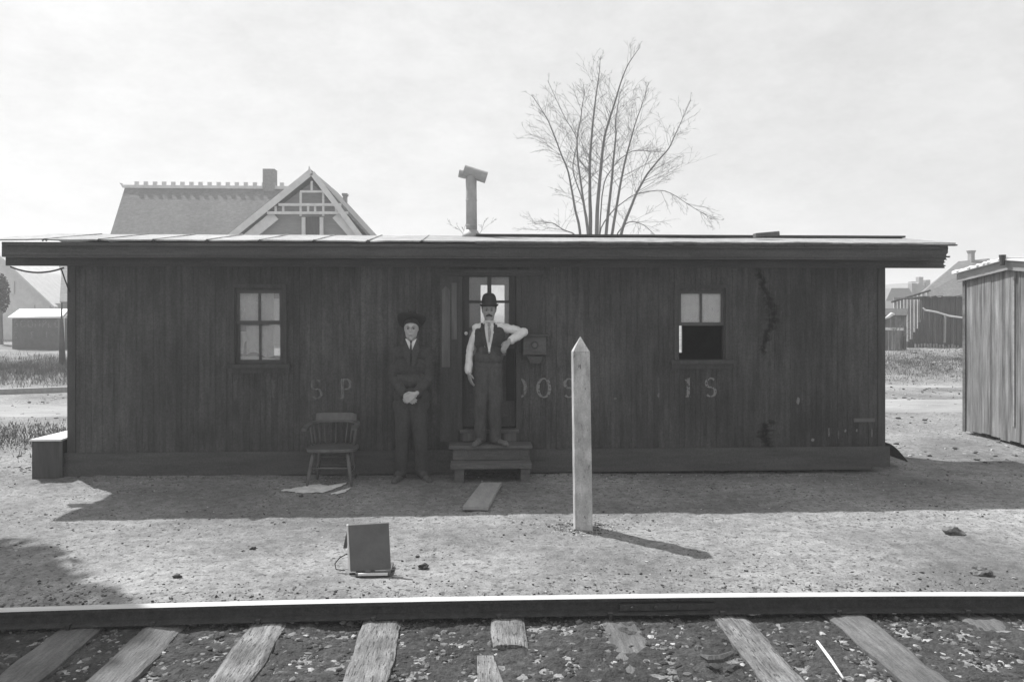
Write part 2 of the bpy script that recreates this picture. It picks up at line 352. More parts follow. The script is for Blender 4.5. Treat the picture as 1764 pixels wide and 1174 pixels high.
# weeds on the banks: tufts of thin blades
def weeds(name, n, fx, h, label):
    mb = MB()
    for i in range(n):
        x, y = fx(); z = gz(x, y)
        for k in range(8):
            a = random.random()*6.28; l = h*random.uniform(.2, 1.15); w = .004+.005*random.random(); ln = random.uniform(.2, 1.3)*l
            dx, dy = math.cos(a), math.sin(a); bx, by = x+random.gauss(0, .12), y+random.gauss(0, .10)
            mb.add([(bx-dy*w, by+dx*w, z-.01), (bx+dy*w, by-dx*w, z-.01), (bx+dx*ln, by+dy*ln, z+l)], [(0, 1, 2)])
    return tag(mb.build(name, M['weed']), label, 'weeds', kind='stuff')
weeds('bank_weeds', 5200, lambda: (random.uniform(-19, -7.5), random.gauss(21.3, 1.0)), .15, 'dark dry weeds on the low bank at the left')
weeds('bank_grass', 5000, lambda: (random.uniform(8.0, 19), random.gauss(21.9, 1.3)), .07, 'dry grass on the low bank at the right')
weeds('verge_weeds', 1500, lambda: (random.uniform(-9.5, -4.9), random.gauss(11.3, .6)), .06, 'low weeds beside the left end of the shack')

# ------------------------------------------------------------ the shack
FY, BY = 8.5, 10.1                 # front and back wall planes
XL, XR = PX(118, FY), PX(1523, FY)
EY, BE, RY = 8.08, 10.36, 9.22     # front eave, back eave, ridge
EZ, RZ = 2.475, 2.64
ZT = 2.50                          # wall top (behind the frieze)
shack = empty('railroad_shack', (0, 9.3, 0), 'long low dark wooden shack with vertical boards and a flat pale roof', 'shack')
def rect(px0, px1, py0, py1, Y):   # photo rectangle on plane Y -> x0,x1,z0,z1
    a, b = P(px0, py1, Y), P(px1, py0, Y); c, d = P(px0, py0, Y), P(px1, py1, Y)
    return (a.x, b.x, (a.z+d.z)/2, (b.z+c.z)/2)
WL = rect(405, 487, 499, 626, FY); WR = rect(1168, 1249, 500, 619, FY); DR = rect(797, 889, 474, 737, FY)
FRONT = [WL, WR, DR]
B1 = rect(465, 560, 514, 612, BY); B2 = rect(828, 869, 491, 560, BY); B3 = rect(1120, 1174, 556, 607, BY)
BACK = [B1, B2, B3]
def boards(y0, y1, x0, x1, z0, z1, holes, wd, gap=.0022, jit=.0014):
    mb = MB(); n = round((x1-x0)/wd); wd = (x1-x0)/n
    for i in range(n):
        a, b = x0+i*wd+gap/2, x0+(i+1)*wd-gap/2; segs = [(z0+random.uniform(-.004, 0), z1)]
        j = random.uniform(-jit, jit)
        for hx0, hx1, hz0, hz1 in holes:
            if b <= hx0 or a >= hx1: continue
            if a < hx0-.006 : # trimmed board beside an opening
                mb.box(a, hx0, y0+j, y1, hz0, hz1)
            if b > hx1+.006: mb.box(hx1, b, y0+j, y1, hz0, hz1)
            ns = []
            for s0, s1 in segs:
                if hz0 > s0: ns.append((s0, min(s1, hz0)))
                if hz1 < s1: ns.append((max(s0, hz1), s1))
            segs = ns
        for s0, s1 in segs: mb.box(a, b, y0+j, y1, s0, s1)
    return mb
def panels(y0, y1, x0, x1, z0, z1, holes):
    mb = MB(); xs = sorted({x0, x1, *[h[0] for h in holes], *[h[1] for h in holes]})
    for a, b in zip(xs, xs[1:]):
        segs = [(z0, z1)]
        for h in holes:
            if h[0] <= a+1e-6 and h[1] >= b-1e-6:
                ns = []
                for s0, s1 in segs:
                    if h[2] > s0: ns.append((s0, h[2]))
                    if h[3] < s1: ns.append((h[3], s1))
                segs = ns
        for s0, s1 in segs: mb.box(a, b, y0, y1, s0, s1)
    return mb
boards(FY, FY+.022, XL, XR, .05, ZT, FRONT, .0592).build('front_wall', M['siding'], shack)
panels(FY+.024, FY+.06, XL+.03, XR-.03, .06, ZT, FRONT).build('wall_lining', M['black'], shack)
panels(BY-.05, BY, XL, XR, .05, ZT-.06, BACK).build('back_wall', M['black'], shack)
for x0, x1 in ((XL, XL+.04), (XR-.04, XR)):
    mb = MB(); mb.prism([(x0, FY+.024, .05), (x0, BY-.052, .05), (x0, BY-.052, 2.44), (x0, RY, 2.60), (x0, FY+.024, 2.47)], (x1-x0, 0, 0))
    mb.build('end_wall', M['siding'], shack)
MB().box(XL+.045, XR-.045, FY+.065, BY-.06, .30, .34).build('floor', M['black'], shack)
# corner boards
MB().box(XL-.006, XL+.075, FY-.014, FY-.002, .06, 2.27).build('corner_board', M['trim_v'], shack)
MB().box(XR-.075, XR+.006, FY-.014, FY-.002, .06, 2.27).build('corner_board', M['trim_v'], shack)
# skirt board along the base, its right end notched
mb = MB(); zs = .262
mb.box(XL-.03, PX(1500, FY), FY-.034, FY-.016, .012, zs); mb.box(PX(1500, FY)+.002, XR+.05, FY-.034, FY-.016, .035, zs)
mb.build('skirt_board', M['trim'], shack)
for i in range(7):
    x = XL+.5+i*1.3; MB().box(x-.12, x+.12, FY+.15, FY+.45, -.08, .29).build('foundation_block', M['brick'], shack)
# frieze beam (carries on past both ends, broken at the right) with two mouldings
xf0, xf1 = PX(14, FY), PX(1624, FY)
def ragged(x0, x1, y0, y1, z0, z1, depth, n=9):
    """board whose right end is splintered"""
    poly = [(x0, y0, z0), (x1, y0, z0)]
    for i in range(1, n): poly.append((x1+random.uniform(-depth, depth*.8), y0, z0+(z1-z0)*i/n+random.uniform(-.004, .004)))
    poly += [(x1, y0, z1), (x0, y0, z1)]
    return MB().prism(poly, (0, y1-y0, 0))
zfr = 2.245
ragged(xf0, xf1, FY-.045, FY-.004, zfr, 2.40, .02, 12).build('frieze_board', M['trim'], shack)
MB().box(xf0+.02, xf1-.06, FY-.062, FY-.047, zfr+.035, zfr+.062).build('frieze_moulding', M['trim'], shack)
# soffit, fascia, roof sheets
fx0, fx1 = PX(3, EY), PX(1632, EY)
MB().box(fx0+.02, fx1-.03, EY+.028, FY-.048, 2.322, 2.336).build('soffit', M['trim'], shack)
ragged(fx0, fx1, EY, EY+.026, 2.312, EZ-.012, .022).build('fascia', M['trim'], shack)
mb = ragged(fx0+.03, fx1+.02, EY-.018, EY-.002, 2.335, 2.352, .02, 4); mb.build('fascia_moulding', M['trim'], shack)
MB().box(fx0+.05, fx1-.05, EY-.030, EY-.002, EZ-.05, EZ-.018).build('gutter_strip', M['trim'], shack)
# lookout blocks under the overhanging ends
for x in (fx0+.12, fx1-.15): MB().box(x-.03, x+.03, FY+.03, BY-.02, 2.36, 2.44).build('lookout', M['trim'], shack)
rx0, rx1 = fx0-.16, fx1+.07
mb = MB(); n = 70
for sgn in (0, 1):
    ya, za, yb, zb = (EY-.035, EZ, RY, RZ) if sgn == 0 else (RY, RZ, BE, EZ-.02)
    vs = []; nj = 6
    for lay in (0, .014):
        for j in range(nj+1):
            t = j/nj
            for i in range(n+1):
                x = rx0+(rx1-rx0)*i/n; y = ya+(yb-ya)*t; z = za+(zb-za)*t+lay
                if sgn == 0 and j == 0: y += .012*noise.noise(Vector((x*5, 1, 0))); z += .008*noise.noise(Vector((x*4, 7, 0)))
                z += .006*noise.noise(Vector((x*1.3, t*2, 5))); z += .012*math.exp(-((x-rx0)/.35)**2)*noise.noise(Vector((x*6, t*3, 1)))
                vs.append((x, y, z))
    w = n+1; q = (nj+1)*w; fs = []
    for j in range(nj):
        for i in range(n):
            a = j*w+i; fs.append((a, a+w, a+w+1, a+1)); fs.append((q+a, q+a+1, q+a+w+1, q+a+w))
    for i in range(n):
        fs.append((i, i+1, q+i+1, q+i)); a = nj*w+i; fs.append((a+1, a, q+a, q+a+1))
    for j in range(nj):
        a = j*w; fs.append((a+w, a, q+a, q+a+w)); a = j*w+n; fs.append((a, a+w, q+a+w, q+a))
    mb.add(vs, fs)
roof = mb.build('roof', M['roof'], shack, smooth=False)
for px in (82, 175, 268, 360, 450, 543, 635, 727):
    x = PX(px, EY); MB().bar((x, EY-.06, EZ+.014), (x, RY, RZ+.019), .014, .010).build('roof_seam', M['roof'], roof if False else shack)
    MB().tube([(x-.022, EY-.055, EZ-.004), (x+.0, EY-.058, EZ+.012), (x+.022, EY-.055, EZ-.004)], .009, 6).build('seam_end', M['felt'], shack)
# ragged dark shingle underlap along the right half of the eave
mb = MB(); x = PX(820, EY)
while x < fx1:
    w = random.uniform(.06, .12); mb.box(x, x+w-.004, EY-.05-random.random()*.006, EY-.003, EZ-.016-.008*random.random(), EZ-.003); x += w
mb.build('eave_shingles', M['felt'], shack)
# long dark walk board lying on the roof, and its two thinner neighbours
yb = 8.92; zb = EZ+(RZ-EZ)*(yb-EY)/(RY-EY)+.03
wb = MB(); wb.box(PX(820, yb), PX(1560, yb), yb, yb+.14, zb, zb+.022); wb.build('roof_walk_board', M['felt'], shack)
# curled strip of felt at the far left of the roof
MB().tube([P(58, 412.5, 8.35), P(100, 411, 8.4), P(150, 409.5, 8.45), P(185, 410, 8.45)], [.003, .007, .007, .003], 6).build('curled_felt', M['felt'], shack)
# windows -----------------------------------------------------------
def window(hole, kind):
    x0, x1, z0, z1 = hole; w = MB(); c = .045
    y0, y1 = FY-.020, FY-.003
    w.box(x0-c, x0-.001, y0, y1, z0-.002, z1+.02); w.box(x1+.001, x1+c, y0, y1, z0-.002, z1+.02)
    w.box(x0-c, x1+c, y0-.004, y1, z1+.022, z1+.06)
    root = w.build('window', M['trim_v'], shack)
    MB().box(x0-c-.04, x1+c+.04, FY-.055, FY-.003, z0-.045, z0-.004).build('sill', M['trim_v'], root)
    MB().box(x0-c-.03, x1+c+.03, FY-.018, FY-.003, z0-.10, z0-.047).build('apron', M['trim_v'], root)
    # inner jambs
    j = MB(); j.box(x0, x0+.012, FY, FY+.075, z0, z1); j.box(x1-.012, x1, FY, FY+.075, z0, z1); j.box(x0+.012, x1-.012, FY, FY+.075, z1-.012, z1)
    j.build('jamb', M['trim_v'], root)
    zm = z0+(z1-z0)*(.535 if kind == 'closed' else .49)
    def sash(a, b, ya, mun=True):
        s = MB(); t = .024; X0, X1 = x0+.013, x1-.013
        s.box(X0, X0+t, ya, ya+.022, a, b); s.box(X1-t, X1, ya, ya+.022, a, b)
        s.box(X0+t, X1-t, ya, ya+.022, a, a+t+.012); s.box(X0+t, X1-t, ya, ya+.022, b-t, b)
        if mun: xm = (X0+X1)/2; s.box(xm-.011, xm+.011, ya+.002, ya+.02, a+t+.012, b-t)
        so = s.build('sash', M['glassedge'], root)
        MB().box(X0+t, X1-t, ya+.024, ya+.027, a+t, b-t).build('pane', M['glass'], root)
    sash(zm, z1-.012, FY+.012)
    if kind == 'closed':
        sash(z0+.002, zm+.02, FY+.042)
    return root, zm
w1, zm1 = window(WL, 'closed'); w2, zm2 = window(WR, 'open')
# blind and curtains hang inside
x0, x1, z0, z1 = WR
def cloth(name, x0, x1, y, z0, z1, m, parent, amp=.006, n=30, bot=None):
    mb = MB(); vs = []
    rows = 10
    for side in (0, .003):
        for j in range(rows+1):
            for i in range(n+1):
                x = x0+(x1-x0)*i/n; zb_ = z0 if bot is None else z0+bot(i/n)
                vs.append((x, y+side+amp*math.sin(x*70)+amp*noise.noise(Vector((x*9, j*.3, 0))), zb_+(z1-zb_)*j/rows))
    w = n+1; q = w*(rows+1); fs = []
    for j in range(rows):
        for i in range(n):
            a = j*w+i; fs += [(a, a+1, a+w+1, a+w), (q+a, q+a+w, q+a+w+1, q+a+1)]
    mb.add(vs, fs); return mb.build(name, m, parent, smooth=True)
cloth('blind', x0+.02, x1-.02, FY+.046, zm2+.005, z1-.02, M['blind'], shack, .003)
x0, x1, z0, z1 = WL
xb = PX(468, FY)
cloth('curtain', x0+.02, xb, FY+.09, zm1+.03, z1-.02, M['curtain'], shack, .005)
cloth('curtain', x0+.09, xb, FY+.10, z0+.09, zm1-.02, M['curtain'], shack, .006, bot=lambda t: .03*math.sin(t*6))
p = MB(); p.prism([P(407, 609, FY+.08), P(419, 609, FY+.08), P(421, 590, FY+.08), P(426, 585, FY+.08), P(424, 571, FY+.08), P(407, 570, FY+.08)], (0, .003, 0))
p.prism([P(408, 614, FY+.072), P(438, 613, FY+.072), P(470, 617, FY+.072), P(484, 621, FY+.072), P(440, 622, FY+.072), P(409, 618, FY+.072)], (0, .003, 0))
p.build('newspaper_scrap', M['paper'], shack)
# door ---------------------------------------------------------------
x0, x1, z0, z1 = DR
dc = MB().box(PX(750, FY), PX(936, FY), FY-.075, FY-.003, 2.175, 2.212); dc.box(PX(754, FY), PX(932, FY), FY-.05, FY-.003, 2.150, 2.173)
door = empty('door', (x0, FY, z0), None, None); door.parent = shack; door.location = Vector((x0, FY, z0))-LOC[shack]; LOC[door] = Vector((x0, FY, z0))
dc.build('door_cornice', M['trim'], door, label='projecting board over the door')
fr = MB(); fr.box(x0-.055, x0-.001, FY-.03, FY-.003, z0-.02, 2.148); fr.box(x1+.001, x1+.055, FY-.03, FY-.003, z0-.02, 2.148); fr.box(x0, x1, FY-.028, FY-.003, z1+.002, 2.148)
fr.build('door_frame', M['trim_v'], door)
lb = MB(); lb.box(PX(758, FY), PX(789, FY)-.003, FY-.022, FY-.003, z0-.14, 2.148); lb.box(x1+.058, PX(931, FY), FY-.022, FY-.003, 1.50, 2.148)
lb.build('side_board', M['trim_v'], door)
wpb = MB(); wpb.prism([P(761, 632, FY-.024), P(775, 632, FY-.024), P(775, 500, FY-.024), P(768, 492, FY-.024), P(761, 500, FY-.024)], (0, -.004, 0))
wpb.prism([P(778, 584, FY-.024), P(787, 584, FY-.024), P(787, 487, FY-.024), P(778, 487, FY-.024)], (0, -.004, 0))
wpb.build('worn_strip', M['pale_board'], door, label='two pale worn strips of wood beside the door frame')
yd = FY+.03
# glazed upper half: rails, stiles, muntins, four panes
gx0, gx1 = PX(808, yd), PX(877, yd); gz1 = PZ(843, 477, yd); gz0 = PZ(843, 612, yd)
dl = MB(); T = .035
dl.box(x0+.003, gx0, yd, yd+T, z0+.01, z1-.006); dl.box(gx1, x1-.003, yd, yd+T, z0+.01, z1-.006)
dl.box(gx0, gx1, yd, yd+T, gz1, z1-.006); dl.box(gx0, gx1, yd, yd+T, z0+.01, z0+.11); dl.box(gx0, gx1, yd, yd+T, gz0-.11, gz0)
xm = PX(843, yd)
dl.box(xm-.022, xm+.022, yd+.004, yd+T-.004, gz0, gz1); zm = PZ(843, 519.5, yd)
dl.box(gx0, xm-.022, yd+.004, yd+T-.004, zm-.014, zm+.014); dl.box(xm+.022, gx1, yd+.004, yd+T-.004, zm-.014, zm+.014)
zl = PZ(843, 566, yd)
dl.box(gx0, xm-.022, yd+.004, yd+T-.004, zl-.014, zl+.014); dl.box(xm+.022, gx1, yd+.004, yd+T-.004, zl-.014, zl+.014)
leaf = dl.build('door_leaf', M['trim_v'], door)
MB().box(gx0+.001, gx1-.001, yd+.015, yd+.018, gz0, gz1).build('pane', M['clearglass'], leaf)
MB().box(gx0, gx1, yd+.018, yd+.028, z0+.11, gz0-.11).build('lower_panel', M['trim'], leaf)
bl = MB(); bl.box(PX(872, yd), PX(886, yd), yd-.004, yd-.001, PZ(879, 690, yd), PZ(879, 600, yd)); bl.build('painted_dark_gap', M['black'], leaf, label='black strip standing in for the dark slot beside the door panel')  # flat black sheet on the leaf, painted in for the dark of an opening
MB().tube([P(803, 574, yd), P(803, 574, yd-.05)], [.02, .02], 10).build('door_knob', M['white'], door, smooth=True)
MB().box(x0-.03, x1+.03, FY-.07, FY-.036, z0-.045, z0-.008).build('door_sill', M['step'], door)
kp = MB(); kp.box(x0-.02, x1+.02, FY-.04, FY-.004, .37, z0-.048); kp.build('kick_panel', M['trim_v'], door)
kb = MB().box(PX(868, FY), PX(889, FY), FY-.05, FY-.042, PZ(878, 758, FY), PZ(878, 742, FY)); kb.build('kick_block', M['pale_board'], door); kb = MB().box(PX(797, FY), PX(822, FY), FY-.05, FY-.042, PZ(810, 758, FY), PZ(810, 742, FY))
kb.build('kick_block', M['pale_board'], door)
# tar runs down the right part of the wall
def blotch(pts, r, seed, name='tar_stain'):
    mb = MB(); random.seed(seed); vs = []; fs = []
    L_, Rr = [], []
    pts2 = []
    for (a, b) in zip(pts, pts[1:]):
        for k in range(6): pts2.append((a[0]+(b[0]-a[0])*k/6, a[1]+(b[1]-a[1])*k/6, a[2]+(b[2]-a[2])*k/6))
    pts2.append(pts[-1])
    for px, py, w in pts2:
        L_.append(P(px-w*random.uniform(.6, 1.2), py, FY-r)); Rr.append(P(px+w*random.uniform(.6, 1.2), py, FY-r))
    n = len(L_); K = 7; vs = [L_[i].lerp(Rr[i], k/(K-1)) for i in range(n) for k in range(K)]
    fs = [(i*K+k, i*K+k+1, (i+1)*K+k+1, (i+1)*K+k) for i in range(n-1) for k in range(K-1)]
    mb.add(vs, fs); o = mb.build(name, M['stain'], shack)
    wv = [abs(2*k/(K-1)-1)**1.5*1.0+(.9 if i in (0, n-1) else .3 if i in (1, n-2) else 0) for i in range(n) for k in range(K)]
    a = o.data.attributes.new('wear', 'FLOAT', 'POINT')
    for d_, w_ in zip(a.data, wv): d_.value = w_
blotch([(1302, 420, 5), (1304, 445, 7), (1308, 470, 9), (1314, 490, 12), (1322, 510, 14), (1332, 535, 18), (1328, 565, 14), (1316, 590, 12), (1312, 615, 8)], .0035, 3)
blotch([(1330, 720, 12), (1318, 738, 22), (1318, 752, 20), (1324, 765, 12), (1330, 780, 7)], .0035, 4)
MB().box(PX(1470, FY), PX(1506, FY), FY-.016, FY-.003, PZ(1490, 726, FY), PZ(1490, 720, FY)).build('nailed_cleat', M['pale_board'], shack)
random.seed(11)
# lettering -----------------------------------------------------------
def arc(cx, cy, rx, ry, a0, a1, n=14): return [(cx+rx*math.cos(R(a0+(a1-a0)*i/n)), cy+ry*math.sin(R(a0+(a1-a0)*i/n))) for i in range(n+1)]
G = {
 'S': [arc(.33, .73, .27, .25, 35, 270, 12)[:-1]+arc(.33, .25, .29, .25, 90, -145, 12)],
 ')': [arc(.34, .5, .36, .5, 80, -80, 14)],
 'O': [arc(.38, .5, .36, .5, 0, 360, 26)],
 'D': [[(.12, 0), (.12, 1)], [(.0, 1), (.34, 1)]+arc(.34, .5, .36, .5, 90, -90, 14)[1:]+[(.0, 0)]],
 'P': [[(.14, 0), (.14, 1)], [(0, 1), (.36, 1)]+arc(.36, .74, .26, .26, 90, -90, 10)[1:]+[(.17, .48)], [(.0, 0), (.28, 0)]],
 'E': [[(.12, 0), (.12, 1)], [(0, 1), (.6, 1), (.6, .82)], [(.15, .52), (.42, .52)], [(0, 0), (.62, 0), (.62, .2)]],
 'L': [[(.12, 0), (.12, 1)], [(0, 1), (.26, 1)], [(0, 0), (.6, 0), (.6, .2)]],
 '1': [[(.2, 0), (.2, 1), (.02, .86)], [(.04, 0), (.36, 0)]],
 'I': [[(.15, 0), (.15, 1)], [(0, 1), (.3, 1)], [(0, 0), (.3, 0)]],
 'C': [arc(.38, .5, .36, .5, 45, 315, 18)],
 'M': [[(.05, 0), (.1, 1), (.4, .25), (.7, 1), (.75, 0)]],
 'F': [[(.1, 0), (.1, 1), (.55, 1)], [(.13, .52), (.42, .52)]],
 'T': [[(.3, 0), (.3, 1)], [(0, .98), (.6, .98)]],
}
def letter(mb, ch, org, h, w, thick, thin, yy, k=[0]):
    """strokes of a painted letter, each a flat ribbon a hair proud of the last"""
    for st in G[ch]:
        k[0] += 1; y = yy-.0002*(k[0] % 7); pts = [Vector((org[0]+a*h*w, 0, org[1]+b*h)) for a, b in st]; n = len(pts); vs = []
        closed = (pts[0]-pts[-1]).length < 1e-4
        for i, p_ in enumerate(pts):
            if closed: d = pts[(i+1) % (n-1) if i == n-1 else i+1]-pts[i-1 if i > 0 else n-2]
            else: d = pts[min(i+1, n-1)]-pts[max(i-1, 0)]
            d.normalize(); nn = Vector((-d.z, 0, d.x)); t = (thin+(thick-thin)*abs(d.z)**2)/2
            vs += [p_+nn*t+Vector((0, y, 0)), p_-nn*t+Vector((0, y, 0))]
        mb.add(vs, [(2*i, 2*i+1, 2*i+3, 2*i+2) for i in range(n-1)])
zl0 = PZ(900, 684, FY); hh = .205
for ch, px, mbx in (('L', 402, 0), ('I', 466, 0), ('S', 536, 2), ('P', 586, 2), (')', 885, 1), ('O', 926, 1), ('S', 971, 1),
                    ('E', 1022, 0), ('I', 1130, 0), ('1', 1180, 1), ('S', 1215, 1)):
    mb = MB(); letter(mb, ch, (PX(px, FY), zl0), hh, .88, .036, .015, FY-.0035)
    mb.build('painted_letter', M[('paint_faint', 'paint', 'paint_worn')[mbx]], shack, label='%s painted letter %s' % ('faded' if mbx else 'almost vanished', 'D' if ch == ')' else ch))
# small scuffs: paint chips on the lower right and flecks
mb = MB()
for px, py, w, h in ((1400, 757, 3, 3), (1428, 745, 1.5, 9), (1444, 748, 1.2, 8), (1456, 741, 1.8, 4), (1476, 741, 1.5, 3), (1477, 753, 2, 2), (1135, 680, 2.5, 4), (1060, 686, 3, 1.2), (1502, 745, 1, 8), (1375, 690, 3, 6), (1168, 617, 1.4, 4)):
    pts = [P(px+w*math.cos(a)*random.uniform(.7, 1.2), py+h*math.sin(a)*random.uniform(.7, 1.2), FY-.004) for a in [i*.7 for i in range(9)]]
    mb = MB(); mb.add(pts, [tuple(range(9))]); mb.build('paint_scuff', M['smudge'], shack)
# stovepipe with its T-shaped cap
sp = empty('stovepipe', P(812, 408, 9.0), 'grey T shaped stovepipe rising from the roof above the doorway', 'stovepipe')
yp = 9.05; a = P(812.5, 404, yp); r = .064
MB().tube([P(812.5, 408, yp), P(812, 340, yp), P(811.5, 303, yp)], [r, r*.99, r], 20).build('pipe', M['pipe'], sp, smooth=True)
for py in (388, 345): MB().tube([P(812, py+.7, yp), P(812, py-.7, yp)], r+.004, 20).build('pipe_seam', M['pipe'], sp, smooth=True)
MB().tube([P(799, 293.5, yp), P(838, 306, yp)], [.066, .068], 20).build('cap', M['pipe'], sp, smooth=False)
MB().tube([P(790.5, 298.5, yp+.02), P(803, 301, yp+.02)], [.045, .05], 18).build('cap_inlet', M['pipe'], sp)
MB().tube([P(812, 411, yp), P(812, 403, yp), P(812, 396, yp)], [.125, .10, .066], 20).build('flashing_collar', M['pipe'], sp, smooth=True)
# brick lying on the roof
ob = MB(); c = P(1320, 405.5, 8.6); ob.obox(c+Vector((0, 0, .01)), (.135, 0, .012), (0, .05, 0), (-.002, 0, .024)); ob.build('roof_block', M['pale_board'], bevel=.006)
tag(bpy.data.objects['roof_block'], 'weathered wooden block lying on the right part of the shack roof', 'block')
# bin at the left end
bx0, bx1 = PX(57, 8.42), XL-.012
bn = empty('wooden_bin', ((bx0+bx1)/2, 8.8, 0), 'dark low wooden bin with lid coloured pale for its sunlit top against the left end of the shack', 'bin')
mb = MB(); zt = .40
mb.box(bx0, bx1, 8.40, 8.42, -.03, zt); mb.box(bx0, bx0+.02, 8.422, 9.3, -.03, zt); mb.box(bx0, bx1, 9.302, 9.32, -.03, zt); mb.build('box', M['darkwood'], bn)
MB().prism([(bx0-.02, 8.385, zt+.004), (bx1-.004, 8.385, zt+.004), (bx1-.004, 9.34, zt+.02), (bx0-.02, 9.34, zt-.02)], (0, 0, .018)).build('lid', M['white'], bn)  # sunlight on the top is put into the lid's pale colour
# the steps ----------------------------------------------------------
st = empty('door_steps', (PX(845, 8.25), 8.3, 0), 'two worn wooden steps below the shack door', 'steps')
zt1 = .352; yf1 = 8.20
MB().box(PX(773, yf1), PX(917, yf1), yf1, FY-.045, zt1-.035, zt1).build('top_tread', M['step'], st, bevel=.004)
MB().box(PX(780, yf1), PX(910, yf1), yf1+.03, yf1+.055, .20, zt1-.037).build('riser', M['step'], st)
yf2 = 8.03; zt2 = .195
MB().box(PX(776, yf2), PX(916, yf2), yf2, yf1+.03, zt2-.055, zt2).build('lower_tread', M['step'], st, bevel=.004)
for a, b in ((783, 799), (897, 913)):
    MB().box(PX(a, yf2+.02), PX(b, yf2+.02), yf2+.02, yf1+.24, -.03, zt2-.057).build('stringer', M['step'], st)
    MB().box(PX(a, yf1+.08)+.004, PX(b, yf1+.08)-.004, yf1+.06, FY-.05, zt2-.05, zt1-.037).build('upper_stringer', M['step'], st)
# grey plank on the dirt
pl = MB()
A, B, C, D = [Vector((q.x, q.y, 0)) for q in (P(0,0,1),)*4] if False else [None]*4
def G0(px, py, z=0.0):
    """point of height z seen at a pixel"""
    t = (CH-z)*F/(py-YH); u = (px-882)/F
    return Vector((t*(math.sin(YAW)+u*math.cos(YAW)), t*(math.cos(YAW)-u*math.sin(YAW)), z))
q = [G0(797, 871, .05), G0(841, 872, .05), G0(864, 830, .045), G0(829, 830, .045)]
pl.prism([v-Vector((0, 0, .035)) for v in q], (0, 0, .035)); pl.build('loose_plank', M['plank'], bevel=.003)
tag(bpy.data.objects['loose_plank'], 'short pale grey plank lying on the dirt in front of the steps', 'plank')
# mounted box at the right of the door --------------------------------
yw = FY-.10
cb = empty('wall_box', P(920, 612, FY-.06), 'small wooden box with a round dial and a shelf top beside the door', 'box')
b0 = P(901, 611, yw); b1 = P(941, 579, yw)
MB().box(b0.x, b1.x, yw, FY-.004, b0.z, b1.z).build('case', M['step'], cb, bevel=.006)
MB().box(b0.x-.03, b1.x+.03, yw-.03, FY-.004, b1.z+.002, b1.z+.022).build('shelf', M['trim'], cb)
MB().prism([P(908, 613, FY-.07), P(936, 613, FY-.07), P(930, 626, FY-.07), P(914, 626, FY-.07)], (0, .062, 0)).build('bracket', M['trim'], cb)
dc_ = P(921, 594, yw-.004)
MB().tube([dc_, dc_+Vector((0, -.012, 0))], .042, 18).build('dial_ring', M['trim_v'], cb)
MB().tube([dc_+Vector((0, -.013, 0)), dc_+Vector((0, -.018, 0))], .026, 18).build('dial', M['pale_board'], cb)
# wires at the left eave
mb = MB(); pts = []
for i in range(13):
    t = i/12; pts.append(P(18+(110-18)*t, 459.5+1.5*t+9*(1-(2*t-1)**2), 8.46))
mb.tube(pts, .009, 6); tag(mb.build('drooping_cable', M['wire'], smooth=True), 'thick black cable drooping below the left eave', 'cable')
tag(MB().tube([P(106, 464, 8.47), P(112, 482, 8.47), P(120, 503, 8.47)], .007, 6).build('thin_cable', M['wire'], smooth=True), 'short thin wire slanting from the left eave to the wall corner', 'cable')

# ------------------------------------------------------------ post with pyramid top
yq = 6.30; b = [P(991.5, 916, 6.24), P(1021, 916, 6.24)]
pw = P(1021, 900, 6.2).x-P(991.5, 900, 6.2).x
pb = Vector(((b[0].x+b[1].x)/2, 6.31, 0)); tilt = Vector((-.014, 0, 1.0)); hw = pw/2
z1_ = PZ(1000, 606, 6.25); z2_ = PZ(1000, 579, 6.31)
post = empty('marker_post', pb, 'tall whitewashed square post with a pyramid point standing in front of the shack', 'post')
rings = []
for z in (-.1, .15, .5, .9, 1.2, z1_):
    k = hw*(1.0 if z < .2 else 1-.0*z)*(1.02-.05*max(z, 0)/1.5); c = pb+tilt*z
    rings.append([c+Vector((a*k, bb*k, 0)) for a, bb in ((-1,-1),(1,-1),(1,1),(-1,1))])
mb = MB(); vs = [v for rr in rings for v in rr]; fs = []
for i in range(len(rings)-1):
    for k in range(4): fs.append((i*4+k, i*4+(k+1) % 4, (i+1)*4+(k+1) % 4, (i+1)*4+k))
fs.append((3, 2, 1, 0)); fs.append(tuple(len(vs)-4+i for i in range(4)))
mb.add(vs, fs); mb.build('shaft', M['post'], post, bevel=.003)
t_ = rings[-1]; ap = pb+tilt*z2_
MB().add([v+Vector((0, 0, .001)) for v in t_]+[ap], [(0,1,4),(1,2,4),(2,3,4),(3,0,4),(3,2,1,0)]).build('pyramid_cap', M['post'], post)

# ------------------------------------------------------------ railway track
prof = [(a, z*.70) for a, z in [(-.062,0),(.062,0),(.062,.010),(.010,.026),(.008,.088),(.032,.100),(.034,.128),(.026,.133),(-.026,.133),(-.034,.128),(-.032,.100),(-.008,.088),(-.010,.026),(-.062,.010)]]
def rail(y, label):
    mb = MB(); xs = [-14+i*.25 for i in range(113)]; n = len(prof); vs = []; fs = []; ms = []
    for x in xs:
        oy = y-.0075*x*x if abs(x) < 3.5 else y-.0075*12.25-.0525*(abs(x)-3.5)*.5
        for a, z in prof: vs.append((x, oy+a, .005+z))
    for i in range(len(xs)-1):
        for k in range(n): fs.append((i*n+k, i*n+(k+1) % n, (i+1)*n+(k+1) % n, (i+1)*n+k)); ms.append(1 if k in (7, 8) else 0)
    mb.v = [Vector(v) for v in vs]; mb.f = fs; mb.m = ms
    return tag(mb.build('rail', [M['rail'], M['railtop']]), label, 'rail')
rl = rail(4.55, 'long steel rail with bright worn top running across the foreground')
jx = PX(1150, 4.5); jy = 4.55-.0075*jx*jx-.036
jb = MB().box(jx-.28, jx+.28, jy-.006, jy+.014, .026, .062); jb.build('joint_bar', M['rail'], rl)
